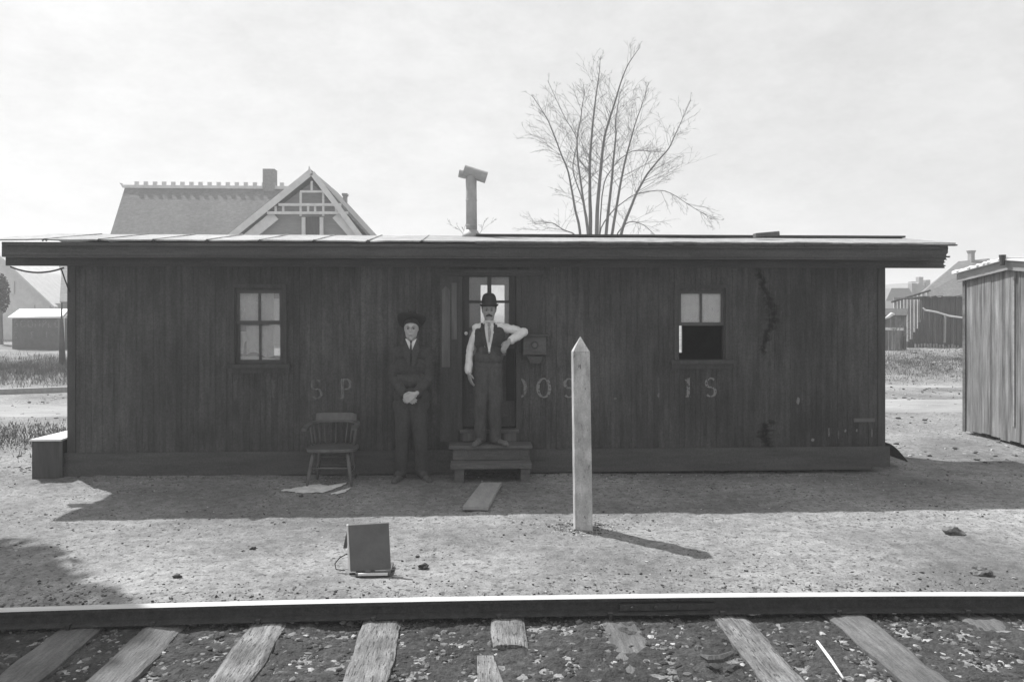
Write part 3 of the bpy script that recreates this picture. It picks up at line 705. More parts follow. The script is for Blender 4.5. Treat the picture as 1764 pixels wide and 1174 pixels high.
for k in (-.21, -.07, .07, .21): MB().tube([(jx+k, jy-.005, .044), (jx+k, jy-.022, .044)], .011, 6).build('joint_bolt', M['rail'], rl)
for (x, w), (px, _), lab in zip(TX, TIES, (
        'dark split sleeper at the far left end of the foreground', 'slanting sleeper second from the left under the rail', 'pale sleeper with clean edges left of the box stand',
        'broad pale sleeper directly below the dark box stand', 'short broken sleeper stub below the door steps', 'half buried sleeper just right of the marker post',
        'pale sleeper to the left of the white stick', 'wide grey sleeper to the right of the white stick', 'buried sleeper in the far right corner',
        'sleeper beyond the left edge', 'sleeper beyond the right edge')):
    mb = MB(); n = 34; ys = [3.0+(4.93-3.0)*i/n for i in range(n+1)]; vs = []; fs = []
    broken = px == 876; 
    if broken: ys = [y for y in ys if y > 4.13]
    buried = px in (1072, 1690)
    cols = 9
    for side_y, y in enumerate(ys):
        skew = .02*noise.noise(Vector((px, 0, 0)))*(y-4)
        for c in range(cols):
            t = c/(cols-1); e = .030*noise.noise(Vector((px, y*3.1, t > .5)))+.010*noise.noise(Vector((px, y*25, t > .5)))
            X = x+(t-.5)*(w+e)+skew; zz = -.003+.006*noise.noise(Vector((X*25, y*2.5, px)))+.004*noise.noise(Vector((X*8, y*9, px)))
            if c in (0, cols-1): zz -= .010
            zz -= .045*max(0, noise.noise(Vector((X*2.6, y*3.0, px*.1)))-.05)+(.02 if y > 4.66 else 0)
            if buried: zz -= .012+.035*max(0, noise.noise(Vector((X*3, y*2.2, 8)))) + .03*max(0, 4.3-y)
            vs.append((X, y, zz))
        for X in (x+w/2+.0+skew, x-w/2+skew): vs.append((X, y, -.14))
    q = cols+2
    for j in range(len(ys)-1):
        o = j*q
        for c in range(cols-1): fs.append((o+c, o+c+1, o+q+c+1, o+q+c))
        fs.append((o+cols-1, o+cols, o+q+cols, o+q+cols-1)); fs.append((o+cols+1, o, o+q, o+q+cols+1)); fs.append((o+cols, o+cols+1, o+q+cols+1, o+q+cols))
    fs.append(tuple(range(cols))+(cols, cols+1)); o = (len(ys)-1)*q; fs.append(tuple(o+c for c in range(cols))+(o+cols, o+cols+1))
    mb.add(vs, fs); tie_o = tag(mb.build('railway_sleeper', M['tie2'] if px in (122, 268, 1470, 1690, 1072) else M['tie']), lab, 'sleeper', 'sleepers under the rail')
    ry_ = 4.55-.0075*x*x-.062
    for k_, dx_ in ((-1, -.05), (1, .045)):
        yy_ = ry_ if k_ < 0 else ry_+.124
        MB().box(x+dx_-.008, x+dx_+.008, yy_-.010, yy_+.006, -.02, .016).box(x+dx_-.013, x+dx_+.013, yy_-.012, yy_+.016, .0165, .026).build('rail_spike', M['rail'], tie_o)
# a lower fragment of the broken sleeper
mb = MB(); q = [G0(822, 1128), G0(850, 1128), G0(868, 1175), G0(822, 1190)]
mb.prism([v+Vector((0, 0, -.06)) for v in q], (0, 0, .062)); tag(mb.build('sleeper_fragment', M['tie'], bevel=.004), 'splintered piece of sleeper sunk in the cinders below the broken stub', 'wood scrap')
# white stick, dark curved chip
a, b = G0(1408, 1104, .03), G0(1453, 1168, .02)
tag(MB().tube([a, (a+b)/2+Vector((0, 0, .004)), b], [.007, .009, .006], 7).build('white_stick', M['white'], smooth=True), 'straight pale stick lying on the cinders at lower right', 'stick')
pts = [G0(1207, 1128, .02), G0(1222, 1134, .025), G0(1242, 1134, .03), G0(1262, 1124, .04)]
tag(MB().tube(pts, [.006, .02, .022, .012], 6).build('bark_chip', M['tie2']), 'curved dark chip of wood beside a pale sleeper', 'wood scrap')
# rocks lying about the yard
def rock(px, py, r, m, lab):
    c = G0(px, py); bm = bmesh.new(); bmesh.ops.create_icosphere(bm, subdivisions=3, radius=r)
    for v in bm.verts:
        n_ = noise.noise(v.co*(1.3/r)+Vector((px, 0, 0))); v.co *= 1+.75*n_+.25*noise.noise(v.co*(3.5/r)); v.co.z *= .65
        v.co.x *= 1.15
    me = bpy.data.meshes.new('rock'); bm.to_mesh(me); bm.free(); me.transform(Matrix.Translation(c+Vector((0, 0, gz(c.x, c.y)+r*.4))))
    o = link_mesh('rock', me, None, M[m]); return tag(o, lab, 'rock', 'loose rocks in the yard')
rock(730, 977, .030, 'stone1', 'dark lump of rock right of the box stand')
rock(719, 957, .012, 'stone1', 'tiny dark pebble behind the lump right of the box stand')
rock(519, 854, .017, 'stone1', 'small black rock in front of the white spill')
rock(1642, 918, .055, 'stone2', 'grey block of stone in the sunlit yard at far right')
rock(1690, 988, .05, 'stone2', 'rough grey rock near the rail at far right')
rock(436, 947, .018, 'stone1', 'small dark rock in the yard left of the box stand')
rock(305, 994, .022, 'stone1', 'flat dark rock between the box stand and the left shadow')
# dark box stand with light slat and wire
y0 = G0(640, 990).y
bs = empty('box_stand', G0(640, 985), 'dark square board on a low stand with a pale slat at its foot', 'stand')
lean = .10
A = [P(604, 984, y0), P(673, 980, y0), P(669, 900, y0+lean), P(600, 904, y0+lean)]
MB().prism(A, (0, .022, 0)).build('front_board', M['darkpanel'], bs, bevel=.002)
MB().prism([A[0]+Vector((-.014, .004, 0)), A[0]+Vector((-.002, .004, 0)), A[3]+Vector((-.002, .004, 0)), A[3]+Vector((-.014, .004, 0))], (0, .016, 0)).build('edge_strip', M['white'], bs)
MB().prism([P(591, 944, y0+.22), P(597, 944, y0+.22), P(600, 915, y0+.13), P(597, 915, y0+.13)], (0, .02, 0)).build('prop', M['darkpanel'], bs)
MB().bar(P(599, 965, y0+.30)+Vector((.05,0,-.05)), P(602, 910, y0+.13)+Vector((.05,0,0)), .02, .02).build('prop', M['darkpanel'], bs)
MB().box(P(612, 990, y0-.03).x, P(672, 990, y0-.03).x, y0-.03, y0+.20, .0, .022).build('base', M['darkpanel'], bs)
MB().box(P(617, 988, y0-.03).x, P(668, 988, y0-.03).x, y0-.045, y0-.031, .012, .026).build('slat', M['white'], bs)
MB().bar(P(602, 988, y0+.03), P(680, 982, y0+.03), .014, .014).build('foot_rail', M['wire'], bs)
MB().tube([P(598, 953, y0+.1), P(585, 960, y0+.1), P(577, 970, y0+.09), P(579, 980, y0+.07), P(594, 982, y0+.05)], .004, 5).build('wire_loop', M['wire'], bs)
# spill of lime beneath the chair
mb = MB()
for pts in ([(484,846),(500,842),(520,839),(540,836),(556,836),(575,838),(598,834),(590,839),(577,843),(560,847),(540,849),(515,850),(498,848)], [(567,852),(585,846),(604,842),(596,848),(580,851)]):
    pts = [(a[0]+(b[0]-a[0])*k/4+random.gauss(0, 1.3), a[1]+(b[1]-a[1])*k/4+random.gauss(0, .45)) for a, b in zip(pts, pts[1:]+pts[:1]) for k in range(4)]
    vs = [G0(x_, y_) for x_, y_ in pts]; vs = [Vector((v.x, v.y, gz(v.x, v.y)+.010)) for v in vs]; c = sum(vs, Vector())/len(vs); c.z = gz(c.x, c.y)+.016
    mb.add(vs+[c], [(i, (i+1) % len(vs), len(vs)) for i in range(len(vs))])
tag(mb.build('lime_spill', M['ash']), 'white powdery spill on the ground at the foot of the chair', 'spill')

# ------------------------------------------------------------ low-backed wooden armchair
ch = empty('armchair', (PX(573, 8.1), 8.1, 0), 'low backed dark wooden armchair standing against the wall', 'chair')
cx, cy = PX(573, 8.1), 8.12; sz_ = .375
n = 28; poly = []
for i in range(n):
    a = 2*math.pi*i/n; X = math.copysign(abs(math.cos(a))**.55, math.cos(a))*.255; Yy = math.copysign(abs(math.sin(a))**.6, math.sin(a))*.21
    poly.append((cx+X, cy+Yy, sz_-.035))
MB().prism(poly, (0, 0, .035)).build('seat', M['chairwood'], ch, bevel=.006)
lt = [(-.17,-.14),(.17,-.14),(.16,.15),(-.16,.15)]; lbm = [(-.225,-.21),(.225,-.21),(.20,.20),(-.20,.20)]
for (ax, ay), (bx_, by_) in zip(lt, lbm):
    p0, p1 = Vector((cx+ax, cy+ay, sz_-.034)), Vector((cx+bx_, cy+by_, -.015)); pts = [p0.lerp(p1, t) for t in (0, .15, .3, .5, .62, .75, 1)]
    MB().tube(pts, [.012, .019, .021, .018, .022, .017, .011], 10).build('leg', M['chairwood'], ch, smooth=True)
def lp(i, t): return Vector((cx+lt[i][0]+(lbm[i][0]-lt[i][0])*t, cy+lt[i][1]+(lbm[i][1]-lt[i][1])*t, (sz_-.034)*(1-t)-.015*t))
for i, j, t in ((0,1,.45),(2,3,.55),(0,3,.6),(1,2,.6),(2,3,.3)): MB().tube([lp(i,t), (lp(i,t)+lp(j,t))/2, lp(j,t)], [.007, .011, .007], 8).build('stretcher', M['chairwood'], ch, smooth=True)
arcp = []
for i in range(17):
    a = math.pi*i/16; arcp.append(Vector((cx+.248*math.copysign(abs(math.cos(a))**.55, math.cos(a)) if i != 8 else cx, cy-.06+.25*math.sin(a)**.55 if 0 < i < 16 else cy-.10, sz_+.215+.02*math.sin(a))))
arcp = [Vector((cx+.25, cy-.2, sz_+.20))]+arcp+[Vector((cx-.25, cy-.2, sz_+.20))]
mb = MB(); 
for a, b in zip(arcp, arcp[1:]): mb.bar(a, b+(b-a)*.12, .05, .022)
mb.build('arm_rail', M['chairwood'], ch)
cr = []
for i in range(4, 14): cr.append(arcp[i])
mb = MB(); vs = []
for p_ in cr:
    for dy in (-.012, .012): vs += [p_+Vector((0, dy, .012)), p_+Vector((0, dy+.02, .085))]
fs = []
for i in range(len(cr)-1):
    o = i*4; fs += [(o, o+4, o+5, o+1), (o+2, o+3, o+7, o+6), (o+1, o+5, o+7, o+3), (o, o+2, o+6, o+4)]
fs += [(0, 1, 3, 2), (len(vs)-4, len(vs)-2, len(vs)-1, len(vs)-3)]
mb.add(vs, fs); mb.build('crest_rail', M['chairwood'], ch, label='curved crest board on top of the low back')
for i in (2, 4, 6, 7.5, 9, 10.5, 12, 14, 16):
    k = int(i); p_ = arcp[k].lerp(arcp[min(k+1, 18)], i-k); q_ = Vector((cx+(p_.x-cx)*.86, cy+(p_.y-cy)*.82, sz_))
    MB().tube([q_, q_.lerp(p_, .35), q_.lerp(p_, .6), p_], [.007, .011, .008, .007], 8).build('spindle', M['chairwood'], ch, smooth=True)

# ------------------------------------------------------------ people
def cap(p0, r0, p1, r1, ex=1.0, ey=1.0, seg=16, hs=5):
    """closed tapered capsule; ex/ey squash it in world x / y"""
    p0, p1 = Vector(p0), Vector(p1); a = p1-p0; L = a.length
    if L < 1e-5: a = Vector((0, 0, 1)); L = 1e-5
    a = a/L if L > 1e-4 else a.normalized()
    u = a.cross(Vector((0, 1, 0)));
    if u.length < .1: u = a.cross(Vector((1, 0, 0)))
    u.normalize(); w = a.cross(u); vs = []; rings = []
    for i in range(hs+1):
        t = -math.pi/2+(math.pi/2)*i/hs; rings.append((p0, a*math.sin(t)*r0, math.cos(t)*r0))
    for i in range(hs+1):
        t = (math.pi/2)*i/hs; rings.append((p1, a*math.sin(t)*r1, math.cos(t)*r1))
    for c, off, rr in rings:
        rr = max(rr, .0005)
        for k in range(seg):
            t = 2*math.pi*k/seg; d = off+(u*math.cos(t)+w*math.sin(t))*rr
            vs.append(c+Vector((d.x*ex, d.y*ey, d.z)))
    fs = []; nr = len(rings)
    for i in range(nr-1):
        for k in range(seg): fs.append((i*seg+k, i*seg+(k+1) % seg, (i+1)*seg+(k+1) % seg, (i+1)*seg+k))
    fs.append(tuple(range(seg))[::-1]); fs.append(tuple((nr-1)*seg+k for k in range(seg)))
    return vs, fs
def blob(name, prims, m, parent=None, voxel=.006, wr=0, wscale=12, smooth=2, cut=None):
    """union of tapered capsules grown into ONE continuous surface"""
    mb = MB()
    for p_ in prims: mb.add(*cap(*p_))
    me = bpy.data.meshes.new('tmp'); me.from_pydata([tuple(v) for v in mb.v], [], mb.f)
    bm = bmesh.new(); bm.from_mesh(me); bmesh.ops.recalc_face_normals(bm, faces=bm.faces[:]); bm.to_mesh(me); bm.free()
    o = bpy.data.objects.new('tmp', me); COL.objects.link(o)
    r = o.modifiers.new('r', 'REMESH'); r.mode = 'VOXEL'; r.voxel_size = voxel; r.use_smooth_shade = True
    if smooth: s_ = o.modifiers.new('s', 'SMOOTH'); s_.iterations = smooth; s_.factor = .5
    dg = bpy.context.evaluated_depsgraph_get(); dg.update()
    m2 = bpy.data.meshes.new_from_object(o.evaluated_get(dg)); bpy.data.objects.remove(o); m2.materials.clear(); m2.name = name
    if wr:
        nrm = [v.normal.copy() for v in m2.vertices]
        for v, nn in zip(m2.vertices, nrm):
            q_ = Vector((v.co.x*wscale, v.co.y*wscale, v.co.z*wscale*.55))
            v.co += nn*(wr*(.40+noise.noise(q_)+.5*abs(noise.noise(q_*2.3))))
    if cut:
        bm = bmesh.new(); bm.from_mesh(m2)
        for co, no in cut:
            bmesh.ops.bisect_plane(bm, geom=bm.verts[:]+bm.edges[:]+bm.faces[:], plane_co=co, plane_no=no, clear_outer=True)
            ed = [e for e in bm.edges if e.is_boundary]
            if ed: bmesh.ops.holes_fill(bm, edges=ed)
        bm.to_mesh(m2); bm.free()
    for p_ in m2.polygons: p_.use_smooth = True
    return link_mesh(name, m2, parent, m)
def head(c, k=1.0, turn=0.0):
    """c = centre of skull, face towards -y"""
    def q(x, y, z): return Vector((c[0]+(x*math.cos(turn)-y*math.sin(turn))*k, c[1]+(x*math.sin(turn)+y*math.cos(turn))*k, c[2]+z*k))
    r = []
    r.append((q(0,.01,.03), .078*k, q(0,.02,.02), .078*k, .92, 1.12))
    r.append((q(0,-.02,-.03), .056*k, q(0,-.030,-.075), .036*k, 1.0, 1.0))
    r.append((q(0,-.050,-.096), .019*k, q(0,-.052,-.100), .018*k, 1.2, 1.0))     # chin
    for s_ in (-1, 1):
        r.append((q(s_*.042,-.005,.010), .032*k, q(s_*.030,-.022,-.072), .025*k))   # side of the face down to the jaw
        r.append((q(s_*.028,-.052,-.020), .020*k, q(s_*.024,-.052,-.050), .018*k))  # cheek
        r.append((q(s_*.016,-.075,.021), .0085*k, q(s_*.036,-.066,.021), .009*k))   # brow
        r.append((q(s_*.070,.012,.008), .010*k, q(s_*.069,.010,-.020), .007*k, .6, 1.1))  # ears
    r.append((q(0,-.084,.012), .0065*k, q(0,-.099,-.024), .0095*k))               # nose
    r.append((q(-.008,-.088,-.029), .0062*k, q(.008,-.088,-.029), .0062*k))
    r.append((q(-.010,-.070,-.058), .014*k, q(.010,-.070,-.058), .014*k))
    return r, q
def hand(w, d, palm_n, k=1.0, curl=.5, thumb=1):
    """w wrist, d direction of the fingers, palm_n the way the palm faces, thumb = +1/-1 side"""
    w, d, n = Vector(w), Vector(d).normalized(), Vector(palm_n).normalized(); s = d.cross(n).normalized()*thumb; n = s.cross(d)*thumb if False else n
    r = [(w-d*.02, .024*k, w+d*.01, .024*k, 1, 1)]
    for t in (-.026, -.009, .009, .026): r.append((w+d*.01*k+s*t*.75*k, .0145*k, w+d*.075*k+s*t*k, .0125*k))
    for t, L_ in ((.029, .068), (.010, .078), (-.010, .072), (-.028, .056)):
        b0 = w+d*.080*k+s*t*k; dd = (d*math.cos(curl*.5)+n*math.sin(curl*.5)); b1 = b0+dd*L_*.5*k
        d2 = (d*math.cos(curl*1.3)+n*math.sin(curl*1.3)); b2 = b1+d2*L_*.32*k; d3 = (d*math.cos(curl*2.0)+n*math.sin(curl*2.0)); b3 = b2+d3*L_*.25*k
        r += [(b0, .0092*k, b1, .0085*k), (b1, .0085*k, b2, .0078*k), (b2, .0078*k, b3, .0068*k)]
    t0 = w+d*.022*k+s*.028*k; t1 = t0+(d*.65+s*.75+n*.25).normalized()*.036*k; t2 = t1+(d*.9+s*.2+n*.35).normalized()*.032*k
    r += [(t0, .0135*k, t1, .0105*k), (t1, .0105*k, t2, .0085*k)]
    return r
def eyes(body, q, k=1.0):
    for s_ in (-1, 1):
        c = q(s_*.029, -.071, .004); blob('eye', [(c, .0075*k, c+Vector((0, -.001, 0)), .0075*k, 1.35, 1.0)], M['eye'], body, .0022, smooth=0)
M['lip'] = mat('darker_lip', .20, .25, rough=.5, bump=0)
def mouth(body, q, k=1.0, brows=True):
    blob('mouth', [(q(-.015, -.0795, -.060), .0028*k, q(0, -.084, -.0595), .0036*k), (q(0, -.084, -.0595), .0036*k, q(.015, -.0795, -.060), .0028*k)], M['lip'], body, .0018, smooth=1)
    if brows:
        for s_ in (-1, 1): blob('eyebrow', [(q(s_*.015, -.082, .022), .0030*k, q(s_*.030, -.079, .026), .0034*k), (q(s_*.030, -.079, .026), .0034*k, q(s_*.042, -.068, .022), .0022*k)], M['hair'], body, .0018, smooth=1)
from mathutils.bvhtree import BVHTree
def patch(name, rows, Qf, target, off, m, parent, nr=18, nc=9):
    """a piece of cloth lying on the body: rows of (py, x left, x right) laid on the target's surface"""
    bm = bmesh.new(); bm.from_mesh(target.data); tr_ = BVHTree.FromBMesh(bm); L_ = LOC[target]; vs = []; last = None
    for a in range(nr+1):
        py = rows[0][0]+(rows[-1][0]-rows[0][0])*a/nr
        for (p0, l0, r0), (p1, l1, r1) in zip(rows, rows[1:]):
            if p0 <= py <= p1+1e-6: t = (py-p0)/(p1-p0); xl, xr = l0+(l1-l0)*t, r0+(r1-r0)*t; break
        for b in range(nc+1):
            p_ = Qf(xl+(xr-xl)*b/nc, py); hit = tr_.ray_cast(Vector((p_.x, p_.y-.6, p_.z))-L_, Vector((0, 1, 0)))
            y = hit[0].y+L_.y-off if hit[0] is not None else (last if last is not None else p_.y-.08)
            last = y; vs.append((p_.x, y, p_.z))
    bm.free(); w = nc+1; ys = [v[1] for v in vs]
    for _ in range(3): ys = [ys[i] if i < w or i >= len(vs)-w or i % w in (0, nc) else min(ys[i], (ys[i-1]+ys[i+1]+ys[i-w]+ys[i+w])/4) for i in range(len(vs))]
    vs = [(v[0], y, v[2]) for v, y in zip(vs, ys)]
    mb = MB(); mb.add(vs, [(a*w+b, a*w+b+1, (a+1)*w+b+1, (a+1)*w+b) for a in range(nr) for b in range(nc)])
    o = mb.build(name, m, parent, smooth=True); so = o.modifiers.new('thickness', 'SOLIDIFY'); so.thickness = .004; so.offset = 0; return o
def bowler(c, k, parent, tilt=0.0):
    mb = MB(); n = 36; prof_ = [(.0, .148), (.03, .147), (.055, .140), (.075, .124), (.088, .10), (.093, .07), (.096, .03), (.098, .012), (.104, .004), (.112, .001), (.120, .006), (.124, .015), (.121, .008), (.112, -.005), (.098, -.006), (.06, -.004), (0, -.003)]
    vs = []; fs = []
    for r_, z in prof_:
        for i in range(n):
            a = 2*math.pi*i/n; dx, dy = math.cos(a), math.sin(a); roll = .012*dx*dx if r_ > .11 else 0
            v = Vector((r_*dx*.86, r_*dy*1.02, z+roll)); vs.append(c+Matrix.Rotation(tilt, 3, 'X') @ (v*k))
    for j in range(len(prof_)-1):
        for i in range(n): fs.append((j*n+i, j*n+(i+1) % n, (j+1)*n+(i+1) % n, (j+1)*n+i))
    mb.add(vs, fs); o = mb.build('hat', M['hat'], parent, smooth=True)
    b = MB(); rb = []
    for z in (.014, .036):
        for i in range(n):
            a = 2*math.pi*i/n; v = Vector((.0995*math.cos(a)*.86, .0995*math.sin(a)*1.02, z)); rb.append(c+Matrix.Rotation(tilt, 3, 'X') @ (v*k))
    b.add(rb, [(i, (i+1) % n, n+(i+1) % n, n+i) for i in range(n)]); b.build('hat_band', M['tieb'], o, smooth=True)
    return o
def shoe(ank, toe, parent, zf, m='shoe'):
    ank, toe = Vector(ank), Vector(toe); d = (toe-ank); d.z = 0; L = d.length; d.normalize(); s = Vector((-d.y, d.x, 0))
    h = Vector((ank.x, ank.y, zf)); pr = [(h-d*.02+Vector((0,0,.03)), .032, h+d*.06+Vector((0,0,.035)), .034), (h+d*.06+Vector((0,0,.03)), .034, h+d*(L-.03)+Vector((0,0,.024)), .028),
         (h+d*(L-.05)+Vector((0,0,.022)), .036, h+d*(L-.02)+Vector((0,0,.018)), .026), (h+Vector((0,0,.04)), .034, h+Vector((0,0,.09)), .036)]
    return blob('shoe', pr, M[m], parent, .005, cut=[((0, 0, zf+.002), (0, 0, -1))])

# --- man on the steps: shirt sleeves, waistcoat, bowler; elbow on the shelf of the wall box
Y1 = 8.30; z1f = zt1
def Q(px, py, dy=0.0): return P(px, py, Y1+dy)
hc = Q(842.5, 535)+Vector((0, .01, 0)); hk = .98
hp, hq = head(hc, hk)
neck0, neck1 = Q(843, 561, .02), Q(842.5, 546, .01)
shR, elR, wrR = Q(820, 565, .01), Q(809, 605, .03), Q(807.5, 641, -.02)
shL, elL, wrL = Q(869, 564, .01), Q(903, 572, -.03), Q(878, 587, -.13)
hipR, knR, anR = Q(832, 640), Q(828, 697, -.03), Q(828, 754, .03)
hipL, knL, anL = Q(851, 640), Q(852, 697, -.02), Q(853, 754, .03)
wst = Q(842, 612); chs = Q(843, 580)
prims = hp+[(neck0, .047, neck1, .044)]
prims += [(Q(833, 568), .055, Q(853, 568), .055, 1, .8), (chs, .088, wst, .078, 1.1, .75), (wst, .078, Q(842, 634), .09, 1.1, .8)]
prims += [(Q(843, 563), .036, shR, .030), (Q(843, 563), .036, shL, .030), (shR, .034, elR, .028), (elR, .027, wrR, .023), (shL, .034, elL, .028), (elL, .027, wrL, .023)]
prims += [(hipR, .075, knR, .050), (knR, .048, anR, .034), (hipL, .075, knL, .050), (knL, .048, anL, .034)]
prims += [(anR, .030, anR+Vector((-.02, -.08, -.045)), .016), (anL, .030, anL+Vector((.04, -.08, -.045)), .016)]
prims += hand(wrR+Vector((0, 0, -.005)), (.22, -.10, -1), (.8, .3, 0), .93, .35, 1)
prims += hand(wrL+Vector((-.01, -.006, -.004)), (-.62, -.30, -.85), (.25, .75, -.6), .93, .75, -1)
man1 = blob('person', prims, M['skin'], None, .0045, smooth=2)
tag(man1, 'person in bowler hat, waistcoat and white sleeves standing on the steps, elbow on a shelf', 'person')
eyes(man1, hq, hk); mouth(man1, hq, hk)
blob('shirt', [(shR+Vector((.012,0,.0)), .043, elR, .035), (elR, .037, wrR+Vector((0,0,.03)), .034), (wrR+Vector((0,0,.035)), .034, wrR+Vector((0,0,.012)), .032),
               (shL+Vector((-.012,0,0)), .043, elL, .038), (elL, .039, wrL.lerp(elL, .28), .040), (wrL.lerp(elL, .3), .040, wrL.lerp(elL, .12), .037),
               (Q(843, 566, -.01), .066, Q(842.5, 595, -.02), .060, 1.05, .85), (Q(837, 561), .040, shR, .043), (Q(849, 561), .040, shL, .043), (Q(842.5, 596, .0), .062, Q(842, 610, .02), .055)],
     M['shirt'], man1, .006, wr=.011, wscale=24, smooth=2)
# waistcoat: built round the chest, opened with a deep V that shows the shirt front
vest = blob('waistcoat', [(Q(831, 567, 0), .056, Q(855, 567, 0), .056, 1, .95), (Q(836, 562, .005), .045, Q(824, 568, .005), .047), (Q(849, 562, .005), .045, Q(863, 567, .005), .047), (Q(825, 575, .0), .052, Q(828, 590, 0), .070), (Q(861, 575, .0), .052, Q(858, 590, 0), .070), (Q(833, 585, 0), .088, Q(853, 585, 0), .088, 1, .95), (Q(834, 605, 0), .082, Q(851, 605, 0), .082, 1, .98),
                          (Q(832, 612, -.012), .070, Q(831, 622, -.02), .062), (Q(853, 612, -.012), .070, Q(854, 621, -.02), .062), (Q(843, 615, .03), .08, Q(843, 620, .03), .08, 1.15, .7)],
            M['vest'], man1, .006, wr=.004, wscale=14, smooth=2)
patch('shirt_front', [(552, 838, 847), (557, 834.5, 850), (566, 834, 851), (576, 835, 850), (590, 838, 847.3), (604, 840.6, 844.4), (607, 841.5, 843.5)], Q, vest, .004, M['shirt'], man1)
patch('lapel', [(556, 828.5, 834.6), (566, 828, 834.8), (578, 828.5, 836.3), (590, 832, 838.6), (603, 839.4, 841)], Q, vest, .008, M['vest'], vest)
patch('lapel', [(556, 850, 856), (566, 850, 857), (578, 849, 856.5), (590, 846.7, 853), (603, 844, 845.6)], Q, vest, .008, M['vest'], vest)
for py in (606, 611, 616):
    c = Q(842.5, py, -.112); blob('button', [(c, .006, c+Vector((0,-.003,0)), .006)], M['hair'], vest, .003, smooth=0)
blob('trousers', [(Q(835, 607, .0), .082, Q(850, 607, .0), .082, 1, .92), (Q(834, 616, 0), .088, Q(851, 616, 0), .088, 1, .95), (Q(833, 630), .088, Q(851, 630), .088, 1, .85), (hipR, .088, knR, .063), (knR, .062, anR+Vector((0, 0, -.01)), .056), (anR, .05, anR+Vector((-.02,-.05,-.03)), .036),
                  (hipL, .088, knL, .063), (knL, .062, anL+Vector((0, 0, -.01)), .056), (anL, .05, anL+Vector((.03,-.05,-.03)), .036)], M['trouser'], man1, .006, wr=.015, wscale=12,
     cut=[((0, 0, z1f+.022), (0, 0, -1))])
shoe(anR, anR+Vector((-.07, -.22, 0)), man1, z1f); shoe(anL, anL+Vector((.13, -.20, 0)), man1, z1f)
n_ = 24; cb_ = MB(); vs = []
for z, r_ in ((-.022, .056), (.016, .052)):
    for i in range(n_):
        a = 2*math.pi*i/n_; vs.append(Vector((neck0.x*.5+neck1.x*.5+r_*math.cos(a), neck1.y-.0+r_*math.sin(a)*1.05, Q(843, 553).z+z-.008*math.sin(a)*-1)))
cb_.add(vs, [(i, (i+1) % n_, n_+(i+1) % n_, n_+i) for i in range(n_)]); co_ = cb_.build('collar', M['white'], man1, smooth=True)
so_ = co_.modifiers.new('thickness', 'SOLIDIFY'); so_.thickness = .004
blob('necktie', [(Q(842.5, 557, -.070), .014, Q(842.5, 560, -.082), .015, 1.2, .7), (Q(842.5, 561, -.092), .010, Q(843.5, 572, -.112), .017, 1, .45), (Q(843.5, 572, -.112), .017, Q(842.5, 588, -.112), .009, 1, .45)], M['tieg'], man1, .004)
bowler(Q(842.5, 527.5, .012), .97, man1, R(-3))
blob('moustache', [(hq(0, -.088, -.045), .010, hq(-.028, -.072, -.056), .008), (hq(0, -.088, -.045), .010, hq(.028, -.072, -.056), .008)], M['hair'], man1, .0035, wr=.002, wscale=90)
blob('hair', [(hq(-.067, .015, .03), .016, hq(-.066, .03, -.015), .010), (hq(.067, .015, .03), .016, hq(.066, .03, -.015), .010), (hq(-.04, .075, .02), .03, hq(.04, .075, .02), .03)], M['hair'], man1, .005, wr=.002, wscale=80)

# --- man beside the steps: dark suit, wide hat pushed back, hands clasped
Y2 = 8.24; z2f = gz(PX(707, Y2), Y2)
def Q(px, py, dy=0.0): return P(px, py, Y2+dy)
hc = Q(708.5, 566)+Vector((0, .01, 0)); hk2 = 1.03
hp, hq = head(hc, hk2)
neck0, neck1 = Q(708, 596, .02), Q(708.5, 580, .01)
sR, sL = Q(683, 607, .02), Q(734, 607, .02); eR, eL = Q(678, 652, .02), Q(738, 652, .02); wR, wL = Q(697, 679, -.15), Q(716, 678, -.15)
h2R, k2R, a2R = Q(697, 694), Q(693, 752, -.02), Q(691, 806, .02); h2L, k2L, a2L = Q(719, 694), Q(724, 752, -.02), Q(728, 806, .02)
prims = hp+[(neck0, .050, neck1, .047), (Q(698, 612), .06, Q(718, 612), .06, 1, .8), (Q(708, 620), .085, Q(708, 660), .072, 1.15, .7), (Q(708, 660), .072, Q(708, 688), .08, 1.1, .7)]
prims += [(Q(708, 604), .05, sR, .042), (Q(708, 604), .05, sL, .042), (sR, .036, eR, .032), (eR, .034, wR, .025), (sL, .042, eL, .036), (eL, .034, wL, .025)]
prims += [(h2R, .08, k2R, .052), (k2R, .05, a2R, .035), (h2L, .08, k2L, .052), (k2L, .05, a2L, .035), (a2R, .030, a2R+Vector((-.02, -.08, -.088)), .016), (a2L, .030, a2L+Vector((.04, -.08, -.088)), .016)]
prims += hand(wR, (.75, -.25, -.55), (.0, 1, -.1), .98, .45, 1)
prims += hand(wL+Vector((0, -.030, .0)), (-.75, -.10, -.5), (.0, 1, -.1), .98, .5, -1)
man2 = blob('person', prims, M['skin2'], None, .0045, smooth=2)
tag(man2, 'person in dark suit and wide brimmed hat standing left of the door with clasped hands', 'person')
eyes(man2, hq, hk2); mouth(man2, hq, hk2)
